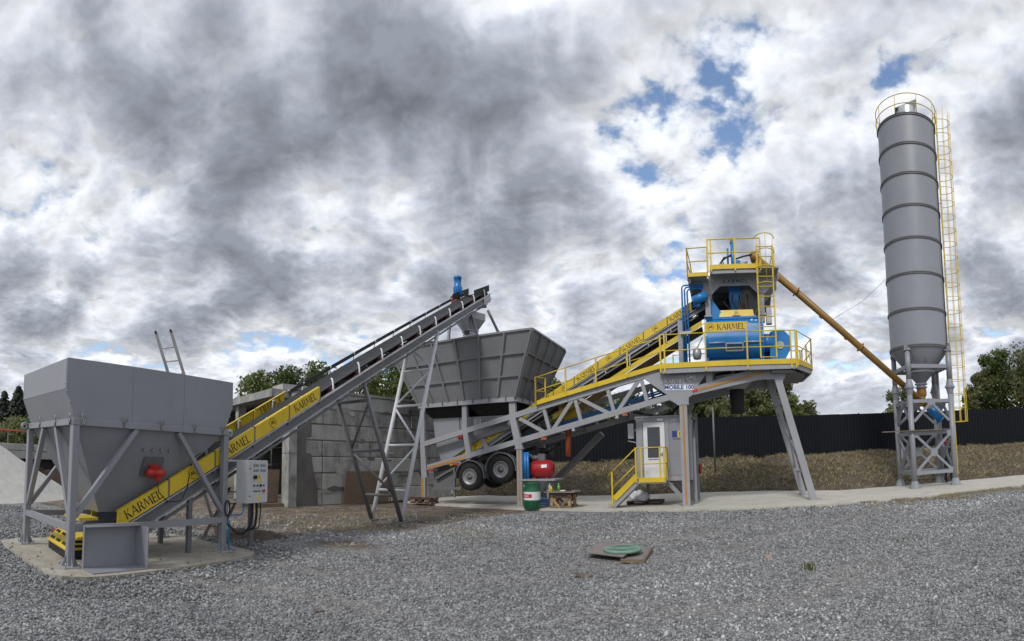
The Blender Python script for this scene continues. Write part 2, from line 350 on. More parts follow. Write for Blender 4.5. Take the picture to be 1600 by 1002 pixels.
# hand-cut letters in the style of the sign writing: strokes as polygons in a unit-high box
def arc(cx, cy, rx, ry, a0, a1, n=10): return [(cx + rx * math.cos(R(a0 + (a1 - a0) * i / n)), cy + ry * math.sin(R(a0 + (a1 - a0) * i / n))) for i in range(n + 1)]
def band(o, i): return o + list(reversed(i))
GLYPH = {
 'K': (.70, [[(.02, 0), (.17, 0), (.155, .5), (.17, 1), (.02, 1), (.035, .5)], [(.155, .46), (.23, .54), (.63, 1), (.52, 1)], [(.21, .58), (.33, .62), (.72, 0), (.53, 0)]]),
 'A': (.78, [[(0, 0), (.075, 0), (.40, .93), (.36, 1)], [(.33, 1), (.43, 1), (.79, 0), (.61, 0)], [(.16, .32), (.55, .32), (.53, .385), (.18, .385)]]),
 'R': (.68, [[(.02, 0), (.17, 0), (.155, .5), (.17, 1), (.02, 1), (.035, .5)], band([(.165, 1)] + arc(.30, .745, .27, .255, 90, -90) + [(.165, .49)], [(.165, .94)] + arc(.28, .745, .15, .195, 90, -90) + [(.165, .55)]), [(.27, .53), (.40, .53), (.70, 0), (.52, 0)]]),
 'M': (.98, [[(.0, 0), (.07, 0), (.17, .9), (.12, 1)], [(.11, 1), (.235, 1), (.525, .22), (.46, .06)], [(.46, .06), (.52, .20), (.80, 1), (.74, 1)], [(.73, 1), (.84, 1), (.98, 0), (.82, 0)]]),
 'E': (.52, [[(.02, 0), (.17, 0), (.155, .5), (.17, 1), (.02, 1), (.035, .5)], [(.165, .93), (.50, .90), (.50, 1), (.165, 1)], [(.158, .47), (.44, .46), (.44, .56), (.158, .54)], [(.165, 0), (.53, 0), (.54, .10), (.165, .07)]]),
 'L': (.50, [[(.02, 0), (.17, 0), (.155, .5), (.17, 1), (.02, 1), (.035, .5)], [(.165, 0), (.50, 0), (.52, .11), (.165, .07)]]),
}
WORD_W = sum(GLYPH[c][0] + .07 for c in 'KARMEL') - .07
def word(mb, o, ax, ay, h, out, mirror=False):   # KARMEL centred on o
    o, ax, ay, out = (np.array(v, float) for v in (o, ax, ay, out)); x = -WORD_W / 2; k = 0
    for ch in 'KARMEL':
        w, polys = GLYPH[ch]
        for p in polys:
            k += 1; pts = [o + ax * h * ((x + a) * (-1 if mirror else 1)) + ay * h * (b - .5) + out * (.0006 * (k % 4)) for a, b in p]; mb.flat(pts)
        x += w + .07
    return mb
def emblem(mb, o, ax, ay, r, out):
    o, ax, ay, out = (np.array(v, float) for v in (o, ax, ay, out))
    pt = lambda x, y, e=0: o + (ax * x + ay * y) * r + out * e
    for k in range(22):
        a, b = R(-50 + 320 * k / 22), R(-50 + 320 * (k + 1) / 22)
        mb.flat([pt(.9 * math.cos(a), .9 * math.sin(a)), pt(math.cos(a), math.sin(a)), pt(math.cos(b), math.sin(b)), pt(.9 * math.cos(b), .9 * math.sin(b))])
    for i, (x0, y0, x1, y1) in enumerate([(-.55, -.4, -.2, .45), (-.2, .45, .05, -.15), (.0, -.15, .3, .5), (.3, .5, .55, -.4), (-.42, -.1, .0, -.12), (.15, -.1, .45, -.12)]):
        d = np.array([x1 - x0, y1 - y0]); d /= np.hypot(*d); n_ = np.array([-d[1], d[0]]) * .06
        mb.flat([pt(x0 - n_[0], y0 - n_[1], .0007 * (i + 1)), pt(x1 - n_[0], y1 - n_[1], .0007 * (i + 1)), pt(x1 + n_[0], y1 + n_[1], .0007 * (i + 1)), pt(x0 + n_[0], y0 + n_[1], .0007 * (i + 1))])
    return mb
def font_mesh(txt, size, o, ax, ay, bold=0.0, sx=1.0):
    cu = bpy.data.curves.new('t', 'FONT'); cu.body = txt; cu.size = size; cu.offset = bold; cu.align_x = 'CENTER'; cu.align_y = 'CENTER'
    ob = bpy.data.objects.new('t', cu); col.objects.link(ob); dg = bpy.context.evaluated_depsgraph_get(); me = bpy.data.meshes.new_from_object(ob.evaluated_get(dg))
    o, ax, ay = (np.array(v, float) for v in (o, ax, ay)); mb = MB(); mb.add([o + ax * v.co.x * sx + ay * v.co.y for v in me.vertices], [tuple(p.vertices) for p in me.polygons])
    bpy.data.objects.remove(ob); bpy.data.curves.remove(cu); bpy.data.meshes.remove(me); return mb
def np_mesh(name, V, F, mat, shade=None, smooth=False):
    me = bpy.data.meshes.new(name); V = np.asarray(V, np.float32); F = np.asarray(F, np.int32); n, k = F.shape
    me.vertices.add(len(V)); me.vertices.foreach_set('co', V.ravel()); me.loops.add(n * k); me.loops.foreach_set('vertex_index', F.ravel())
    me.polygons.add(n); me.polygons.foreach_set('loop_start', np.arange(0, n * k, k, dtype=np.int32)); me.polygons.foreach_set('loop_total', np.full(n, k, np.int32))
    if smooth: me.polygons.foreach_set('use_smooth', np.ones(n, bool))
    me.update(calc_edges=True)
    if shade is not None:
        a = me.attributes.new('shade', 'FLOAT', 'POINT'); a.data.foreach_set('value', np.asarray(shade, np.float32))
    return me
def vnoise(x, y, seed=0):               # smooth value noise for terrain
    r_ = np.random.default_rng(seed).random((64, 64)); xi, yi = np.floor(x).astype(int), np.floor(y).astype(int); fx, fy = x - xi, y - yi
    fx, fy = fx * fx * (3 - 2 * fx), fy * fy * (3 - 2 * fy); g = lambda i, j: r_[i % 64, j % 64]
    return (g(xi, yi) * (1 - fx) + g(xi + 1, yi) * fx) * (1 - fy) + (g(xi, yi + 1) * (1 - fx) + g(xi + 1, yi + 1) * fx) * fy
def fbm(x, y, seed=0, o=4): return sum(vnoise(x * 2 ** i, y * 2 ** i, seed + i) / 2 ** i for i in range(o)) / sum(1 / 2 ** i for i in range(o))

# ------------------------------------------------------------------ frames of reference of the place
CH = Frame((-3.5757, 19.4047), (0.91133, -0.41167))      # the mixing plant: u along the truss, w away from the yard
CV = Frame((-6.3, 5.6), (0.34253, 0.93951))              # the loading conveyor
HOPC = np.array([-6.2, 6.25]); HL, HW = 2.96, 1.9
_ha = R(76); HF = Frame(HOPC - np.array([math.cos(_ha), math.sin(_ha)]) * HL / 2 - np.array([-math.sin(_ha), math.cos(_ha)]) * HW / 2, (math.cos(_ha), math.sin(_ha)))
SC = np.array([14.845, 13.253]) + np.array([0.666, -0.746]) * -0.11
SF = Frame(SC, (0.66596, -0.74599))                       # silo: u to the right, w away
WF = Frame((-7.65, 16.37), (0.56758, 0.82332))            # block wall
# ------------------------------------------------------------------ ground
PAD_FRONT = [(-1.2, .35), (.44, .05), (4.44, -.45), (10.14, -.9), (13.93, -1.4), (16.5, -1.75), (21.3, -1.85), (24.5, -1.9)]
PAD_BACK = [(-1.2, 3.4), (.3, 5.0), (4.6, 5.5), (10.4, 5.9), (13.2, 5.0), (15.75, 3.1), (18.2, 2.75), (21.0, 2.5), (24.5, 1.7)]
def interp(pts, x): return np.interp(x, [p[0] for p in pts], [p[1] for p in pts])
gx = np.unique(np.concatenate([np.arange(-16, 26.01, .22), 26 + 1.3 ** np.arange(1, 25), -16 - 1.3 ** np.arange(1, 25)]))
gy = np.unique(np.concatenate([np.arange(1.0, 27.01, .22), 27 + 1.3 ** np.arange(1, 25), 1 - 1.3 ** np.arange(1, 24)]))
GX, GY = np.meshgrid(gx, gy); near = (np.hypot(GX - 3, GY - 12) < 40)
def in_chassis(X, Y): dx, dy = X - CH.o[0], Y - CH.o[1]; return dx * CH.u[0] + dy * CH.u[1], dx * CH.w[0] + dy * CH.w[1]
def track_mask(X, Y):                  # where lorries turn the stone is driven in and dusty
    m = np.zeros_like(X)
    for c0, c1, c2 in ((7.4, .10, .020), (9.1, .12, .022), (11.6, -.30, .012), (5.2, -.10, .015)):
        m = np.maximum(m, np.clip(1.25 - np.abs(Y - (c0 + c1 * X + c2 * X * X) + (fbm(X * .7, Y * .7, 61) - .5) * 1.2) / .42, 0, 1))
    return m * np.clip((fbm(X * .45, Y * .45, 66) - .30) * 4, 0, 1)
def gravel_mask(X, Y):
    U, W_ = in_chassis(X, Y); j = (fbm(X * .9, Y * .9, 3) - .5) * 2.2 + (fbm(X * 4, Y * 4, 9) - .5) * .9
    front = interp(PAD_FRONT, U) - .02
    g = np.clip((front - W_) / .25, 0, 1) * (U > -1.2)                               # yard in front of the pad
    edge = 10.2 + 2.2 * np.clip((X + 5.2) / 2.0, 0, 1) + 4.0 * np.clip((X + 2.6) / 3.2, 0, 1)   # bare earth begins beyond this line
    g2 = np.clip((edge - Y + j) / .8, 0, 1)
    g = np.where(U > -1.2, np.minimum(g, np.maximum(g2, X > 0.3)), g2)
    bare = np.clip(1.1 - np.hypot((X + 3.3) / 1.5, (Y - 9.6) / 1.1) + j * .5, 0, 1)       # muddy tracks by the hopper
    bare2 = np.clip(1.0 - np.hypot((X + 9.5) / 5.5, (Y - 10.5) / 3.2) + j * .4, 0, 1)
    return np.clip(g - .95 * bare - bare2, 0, 1)
GZ = np.where(near, (fbm(GX * .35, GY * .35, 21) - .5) * .10 + (fbm(GX * 2.2, GY * 2.2, 31) - .5) * .035, 0.0)
Ug, Wg = in_chassis(GX, GY)
flat_pad = (Ug > -2.2) & (Ug < 26) & (Wg > interp(PAD_FRONT, Ug) - 1.0) & (Wg < 12)
GZ = np.where(flat_pad, -.03 + GZ * .15, GZ); GZ = np.where(np.hypot(GX - HOPC[0], GY - HOPC[1]) < 3.0, -.02 + GZ * .15, GZ)
GZ -= np.where(near, .0, .05)
idx = np.arange(GX.size).reshape(GX.shape)
Fq = np.stack([idx[:-1, :-1], idx[:-1, 1:], idx[1:, 1:], idx[1:, :-1]], -1).reshape(-1, 4)
gm = np_mesh('ground', np.stack([GX, GY, GZ], -1).reshape(-1, 3), Fq, 'ground', smooth=True)
a_ = gm.attributes.new('gravel', 'FLOAT', 'POINT'); a_.data.foreach_set('value', np.where(near, gravel_mask(GX, GY), 0.0).astype(np.float32).ravel())
a_ = gm.attributes.new('track', 'FLOAT', 'POINT'); a_.data.foreach_set('value', np.where(near, track_mask(GX, GY), 0.0).astype(np.float32).ravel())
s = NT('yard_ground'); gpos = s.geo().outputs['Position']; at = s.n('ShaderNodeAttribute'); at.attribute_name = 'gravel'
v1 = s.vor(gpos, 30); v2 = s.vor(gpos, 62); v3 = s.vor(gpos, 17)
sepc = s.n('ShaderNodeSeparateColor'); s.link(v1.outputs['Color'], sepc.inputs[0]); sepc2 = s.n('ShaderNodeSeparateColor'); s.link(v2.outputs['Color'], sepc2.inputs[0])
sepc3 = s.n('ShaderNodeSeparateColor'); s.link(v3.outputs['Color'], sepc3.inputs[0])
stone = s.ramp(sepc.outputs[0], [(0, (.055, .055, .057)), (.4, (.15, .15, .153)), (.75, (.25, .25, .25)), (1, (.48, .475, .46))])
stone2 = s.ramp(sepc2.outputs[1], [(0, (.06, .06, .06)), (.5, (.18, .178, .176)), (1, (.40, .395, .38))])
stone3 = s.ramp(sepc3.outputs[1], [(0, (.05, .05, .052)), (.5, (.19, .19, .19)), (1, (.36, .355, .35))])
stone = s.mix(.38, stone, stone2); stone = s.mix(.34, stone, stone3)
v4 = s.vor(gpos, 7.5); sepc4 = s.n('ShaderNodeSeparateColor'); s.link(v4.outputs['Color'], sepc4.inputs[0]); stone = s.mix(.30, stone, s.ramp(sepc4.outputs[0], [(0, (.06, .06, .062)), (.5, (.24, .24, .24)), (1, (.46, .455, .44))]))
stone = s.mix(1.0, stone, (1.27, 1.29, 1.33), 'MULTIPLY')
gap = s.ramp(v1.outputs['Distance'], [(.30, 1.15), (.70, .45)]); stone = s.mix(1.0, stone, gap, 'MULTIPLY')
big = s.noise(gpos, .35, 6, .6); stone = s.mix(s.math('MULTIPLY', s.ramp(big, [(.35, 0.0), (.7, 1.0)]), .35), stone, s.mix(.5, stone, (.21, .185, .15)))
trk = s.n('ShaderNodeAttribute'); trk.attribute_name = 'track'; stone = s.mix(s.math('MULTIPLY', trk.outputs['Fac'], .55), stone, s.mix(.55, stone, (.27, .25, .22)))
e1 = s.noise(gpos, .8, 9, .65, .3); e2 = s.noise(gpos, 9, 7, .7); e3 = s.noise(gpos, .28, 4, .5)
earth = s.ramp(e1, [(.30, (.045, .034, .026)), (.44, (.12, .09, .066)), (.56, (.21, .165, .125)), (.72, (.32, .26, .20))]); earth = s.mix(.5, earth, s.ramp(e2, [(.33, (.04, .032, .026)), (.5, (.16, .125, .095)), (.68, (.36, .30, .235))]))
peb = s.vor(gpos, 22); sp_ = s.n('ShaderNodeSeparateColor'); s.link(peb.outputs['Color'], sp_.inputs[0]); earth = s.mix(s.math('MULTIPLY', s.ramp(sp_.outputs[0], [(.78, 0.0), (.82, 1.0)]), .7), earth, (.36, .34, .31))
gr = s.ramp(s.noise(gpos, .7, 7, .7), [(.52, 0.0), (.66, 1.0)]); earth = s.mix(s.math('MULTIPLY', gr, .55), earth, (.075, .075, .03))
farg = s.ramp(s.noise(gpos, .05, 5, .6), [(.3, (.06, .07, .03)), (.7, (.13, .12, .06))])
dist = s.n('ShaderNodeVectorMath'); dist.operation = 'LENGTH'; s.link(gpos, dist.inputs[0])
mrd = s.n('ShaderNodeMapRange'); mrd.inputs['From Min'].default_value = 26; mrd.inputs['From Max'].default_value = 40; s.link(dist.outputs['Value'], mrd.inputs['Value'])
mott = s.ramp(s.noise(gpos, 1.9, 7, .7, .5), [(.38, (.42, .40, .38)), (.60, (1.0, .98, .96))]); earth = s.mix(1.0, earth, mott, 'MULTIPLY'); earth = s.mix(mrd.outputs[0], earth, farg)
thr = s.n('ShaderNodeMapRange'); thr.inputs['From Min'].default_value = .0; thr.inputs['From Max'].default_value = .25
s.link(s.math('SUBTRACT', at.outputs['Fac'], s.math('MULTIPLY', s.noise(gpos, 14, 5, .7), .75)), thr.inputs['Value'])
thr.inputs['From Min'].default_value = -.15; thr.inputs['From Max'].default_value = .12
s.set(Base_Color=s.mix(thr.outputs[0], earth, stone), Roughness=.9)
hs = s.math('ADD', s.math('MULTIPLY', s.math('SUBTRACT', 1.0, v1.outputs['Distance']), 1.0), s.math('MULTIPLY', s.math('SUBTRACT', 1.0, v3.outputs['Distance']), 1.2))
hh = s.mix(thr.outputs[0], e2, hs); s.bump(hh, .9, .03)
single('ground', gm, 'yard_ground', kind='structure')
def ground_z(x, y): return (float(fbm(np.array([x * .35]), np.array([y * .35]), 21)[0]) - .5) * .10 + (float(fbm(np.array([x * 2.2]), np.array([y * 2.2]), 31)[0]) - .5) * .035
# loose crushed stone lying over the near yard
n_st = 88000
rr = np.sqrt(rng.random(n_st * 2) ** 1.75 * (15.5 ** 2 - 3.3 ** 2) + 3.3 ** 2); th_ = (rng.random(n_st * 2) - .5) * 2.25
sx_, sy_ = rr * np.sin(th_), rr * np.cos(th_); keep = (gravel_mask(sx_, sy_) > .55 + .3 * rng.random(n_st * 2)); _U, _W = in_chassis(sx_, sy_); keep |= (rng.random(n_st * 2) < .16) & (_W < interp(PAD_FRONT, _U) - .1)
_l = np.stack([sx_ - HF.o[0], sy_ - HF.o[1]], -1); _hu, _hw = _l @ HF.u[:2], _l @ HF.w[:2]
on_pad = (_hu > -.45) & (_hu < HL + .45) & (_hw > -.58) & (_hw < HW + .5); rim_pad = np.minimum(np.minimum(_hu + .5, HL + .5 - _hu), np.minimum(_hw + .64, HW + .55 - _hw))
keep &= ~(on_pad & (rng.random(n_st * 2) > .30 * np.exp(-np.clip(rim_pad, 0, 9) / .07) + .004))
keep &= rng.random(n_st * 2) > .62 * track_mask(sx_, sy_)
keep &= ~((np.abs(sx_ - 1.75) < .62) & (np.abs(sy_ - 8.35) < .62))
sx_, sy_, rr, on_pad = sx_[keep][:n_st], sy_[keep][:n_st], rr[keep][:n_st], on_pad[keep][:n_st]; n_st = len(sx_)
bm = bmesh.new(); bmesh.ops.create_icosphere(bm, subdivisions=1, radius=1); bv = np.array([v.co[:] for v in bm.verts]); bf = np.array([[v.index for v in f.verts] for f in bm.faces]); bm.free()
protos = [bv * (1 + .32 * (np.random.default_rng(40 + k).random((len(bv), 1)) - .5) * 2) for k in range(14)]
size = (.0065 + .0115 * rng.random(n_st) ** 1.6) * np.where(rng.random(n_st) > .97, 1.5, 1.0) * (1 + .085 * (rr - 4))
sc3 = size[:, None] * (.65 + .7 * rng.random((n_st, 3)))
q = rng.normal(size=(n_st, 4)); q /= np.linalg.norm(q, axis=1)[:, None]; w_, x_, y_, z_ = q.T
RQ = np.stack([1 - 2 * (y_ * y_ + z_ * z_), 2 * (x_ * y_ - z_ * w_), 2 * (x_ * z_ + y_ * w_), 2 * (x_ * y_ + z_ * w_), 1 - 2 * (x_ * x_ + z_ * z_), 2 * (y_ * z_ - x_ * w_), 2 * (x_ * z_ - y_ * w_), 2 * (y_ * z_ + x_ * w_), 1 - 2 * (x_ * x_ + y_ * y_)], -1).reshape(-1, 3, 3)
PB = np.stack(protos)[rng.integers(0, 14, n_st)] * sc3[:, None, :]
SV = np.einsum('nij,nkj->nki', RQ, PB)
gz_ = (fbm(sx_ * .35, sy_ * .35, 21) - .5) * .10 + (fbm(sx_ * 2.2, sy_ * 2.2, 31) - .5) * .035
gz_ = np.where(on_pad, .032, gz_); SV += np.stack([sx_, sy_, gz_ + size * .25], -1)[:, None, :]
SFc = (bf[None] + (np.arange(n_st) * len(bv))[:, None, None]).reshape(-1, 3)
shade_ = np.repeat(np.clip(rng.random(n_st) * .92 + (fbm(sx_ * .5, sy_ * .5, 83) - .5) * .55, 0, 1), len(bv))
s = NT('crushed_stone'); at = s.n('ShaderNodeAttribute'); at.attribute_name = 'shade'
s.set(Base_Color=s.mix(.25, s.ramp(at.outputs['Fac'], [(0, (.064, .065, .068)), (.35, (.172, .175, .182)), (.7, (.285, .288, .294)), (.93, (.41, .41, .41)), (1, (.60, .60, .59))]), s.ramp(s.noise(s.geo().outputs['Position'], 60, 3), [(.3, .08), (.7, .36)])), Roughness=.85)
single('gravel', np_mesh('gravel', SV.reshape(-1, 3), SFc, 'crushed_stone', shade_), 'crushed_stone', 'loose grey crushed stone spread over the yard', 'gravel', kind='stuff')
# concrete strip under the plant and silo
pu = np.unique(np.concatenate([np.arange(-1.2, 24.5, .5), [24.5]])); pf = interp(PAD_FRONT, pu) + (np.random.default_rng(3).random(len(pu)) - .5) * .05; pb = interp(PAD_BACK, pu) + .6
mb = MB(); top = [CH.W(u, w, .035) for u, w in zip(pu, pf)]; bk = [CH.W(u, w, .035) for u, w in zip(pu, pb)]; lo = [p - np.array([0, 0, .16]) for p in top]; n = len(pu)
lo2 = [p - np.array([0, 0, .16]) for p in bk]
mb.add(top + bk + lo + lo2, [(i, i + 1, n + i + 1, n + i) for i in range(n - 1)] + [(2 * n + i, 2 * n + i + 1, i + 1, i) for i in range(n - 1)] + [(n + i, n + i + 1, 3 * n + i + 1, 3 * n + i) for i in range(n - 1)] + [(0, n, 3 * n, 2 * n), (n - 1, 3 * n - 1, 4 * n - 1, 2 * n - 1)])
single('concrete_pavement', mb, 'pad_concrete', kind='structure')
# slab under the feed hopper, rounded outline
pts = []
for k in range(72):
    a = 2 * math.pi * k / 72; ca, sa = math.cos(a), math.sin(a); e = .28
    x = math.copysign(abs(ca) ** e, ca) * (HL / 2 + .48); y = math.copysign(abs(sa) ** e, sa) * (HW / 2 + .58)
    pts.append((HL / 2 + x + (random.random() - .5) * .03 + .02, HW / 2 + y + (random.random() - .5) * .03 - .06))
single('hopper_pavement', MB().prism(pts, HF.W(0, 0, -.10), HF.u, HF.w, .132), 'hopper_pad_concrete', kind='structure')
# ------------------------------------------------------------------ earth bank up to the fence
FENCE = [(-4.5, 9.9), (2.5, 10.3), (10.3, 10.9), (17.0, 12.0), (23.0, 11.6), (29.7, 10.0), (40, 6.8), (52, 2.5)]
bu = np.arange(-4.5, 52, .3); bt = np.linspace(0, 1, 30)
BU, BT = np.meshgrid(bu, bt); toe = interp(PAD_BACK + [(30, .6), (40, -2.5), (52, -7)], BU) + (fbm(BU * .8, BU * 0, 5) - .5) * .7; fen = interp(FENCE, BU) + 3.0
BWd = toe + (fen - toe) * BT; prof = np.clip((BT) / .62, 0, 1) ** .75
BZ = 1.58 * (1 - .004 * BU) * prof + (fbm(BU * .9, BWd * .9, 50) - .5) * .5 * np.clip(BT * 6, 0, 1) * np.clip((.85 - BT) * 6, .15, 1) + (fbm(BU * 3.5, BWd * 3.5, 60) - .5) * .28 * np.clip(BT * 8, 0, 1) - .02
BZ[0] = -.08
BP = CH.o + BU[..., None] * CH.u + BWd[..., None] * CH.w + BZ[..., None] * np.array([0, 0, 1.0])
ib = np.arange(BU.size).reshape(BU.shape); Fb = np.stack([ib[:-1, :-1], ib[:-1, 1:], ib[1:, 1:], ib[1:, :-1]], -1).reshape(-1, 4)
s = NT('bank_earth'); gp = s.geo().outputs['Position']; n1 = s.noise(gp, 1.1, 8, .68); n2 = s.noise(gp, 9, 6, .72); n3 = s.noise(s.mapv(gp, (1, 1, 3)), 2.2, 6, .6)
c_ = s.ramp(n1, [(.32, (.035, .025, .018)), (.5, (.105, .08, .056)), (.68, (.21, .17, .115))]); c_ = s.mix(.55, c_, s.ramp(n2, [(.36, (.022, .016, .012)), (.52, (.12, .095, .065)), (.66, (.33, .275, .19))])); c_ = s.mix(s.math('MULTIPLY', s.ramp(n3, [(.56, 0.0), (.7, 1.0)]), .6), c_, (.085, .085, .03))
s.set(Base_Color=c_, Roughness=.95); s.bump(s.math('ADD', n1, n2), 1.0, .12)
single('earth_bank', np_mesh('earth_bank', BP.reshape(-1, 3), Fb, 'bank_earth', smooth=True), 'bank_earth', kind='structure')
# straw and dry stalks over the bank
ng = 60000
iu = rng.random(ng) * 46 - 2.5; itf = rng.random(ng) ** .9 * .66 + .02
ci = np.clip(((iu + 4.5) / .3).astype(int), 0, len(bu) - 2); ri = np.clip((itf * 29).astype(int), 0, 28)
f1 = (iu + 4.5) / .3 - ci; f2 = itf * 29 - ri
base = (BP[ri, ci] * ((1 - f1) * (1 - f2))[:, None] + BP[ri, ci + 1] * (f1 * (1 - f2))[:, None] + BP[ri + 1, ci] * ((1 - f1) * f2)[:, None] + BP[ri + 1, ci + 1] * (f1 * f2)[:, None])
keepg = fbm(base[:, 0] * .6, base[:, 1] * .6, 77) + .30 * rng.random(ng) > .50
base = base[keepg]; ng = len(base)
hgt = .07 + .22 * rng.random(ng) ** 2; lean = rng.normal(size=(ng, 2)) * (.9 * hgt)[:, None]; az = rng.random(ng) * 6.283; wd = .010 + .016 * rng.random(ng)
tip = base + np.stack([lean[:, 0], lean[:, 1], hgt * .75], -1); sd = np.stack([np.cos(az), np.sin(az), 0 * az], -1) * wd[:, None]
GVt = np.stack([base - sd, base + sd, tip], 1).reshape(-1, 3); GF = np.arange(3 * ng).reshape(-1, 3)
single('dry_grass', np_mesh('dry_grass', GVt, GF, 'dry_grass', np.repeat(rng.random(ng), 3)), 'dry_grass', 'dry straw and stalks covering the earth bank below the fence', 'dry grass', kind='stuff')

nw = 16000; ju = rng.integers(0, ng, nw); wb_ = base[ju] + np.stack([rng.normal(size=nw) * .15, rng.normal(size=nw) * .15, 0 * rng.random(nw) - .02], -1); kw = fbm(wb_[:, 0] * .9, wb_[:, 1] * .9, 123) > .55; wb_ = wb_[kw]; nw = len(wb_)
hw_ = .05 + .16 * rng.random(nw) ** 2; az = rng.random(nw) * 6.283; sdw = np.stack([np.cos(az), np.sin(az), 0 * az], -1) * .014; tw = wb_ + np.stack([rng.normal(size=nw) * .05, rng.normal(size=nw) * .05, hw_], -1)
single('bank_weeds', np_mesh('bank_weeds', np.stack([wb_ - sdw, wb_ + sdw, tw], 1).reshape(-1, 3), np.arange(3 * nw).reshape(-1, 3), 'weed_green', np.repeat(rng.random(nw), 3)), 'weed_green', 'patches of low green weeds among the straw on the earth bank', 'weeds', kind='stuff')
# ================================================================== the mobile mixing plant (frame CH: u along the truss, w into depth, z up)
CWD = 2.4
def zt(u): return 2.47 + .2345 * u          # top edge of the upper chord
def zb(u): return 1.30 + .2355 * u          # bottom edge of the lower chord
A3 = np.array
UX, WX, ZX = (1, 0, 0), (0, 1, 0), (0, 0, 1)
def uz(mb, poly, w, t): return mb.prism(poly, (0, w, 0), UX, ZX, -t)       # polygon in the u-z plane, thickness towards +w
def rails(T, pts, h, heights, r=.018, post_r=.024, parent=None, mat='yellow_paint', posts=True):
    if posts:
        for p in pts: T.part('railing_post', MB().beam(A3(p), A3(p) + A3((0, 0, h)), post_r * 2, post_r * 2, (0, 1, 0)), mat, parent)
    for k in heights:
        for a, b in zip(pts[:-1], pts[1:]): T.part('handrail', MB().tube(A3(a) + A3((0, 0, k)), A3(b) + A3((0, 0, k)), r, 6), mat, parent)

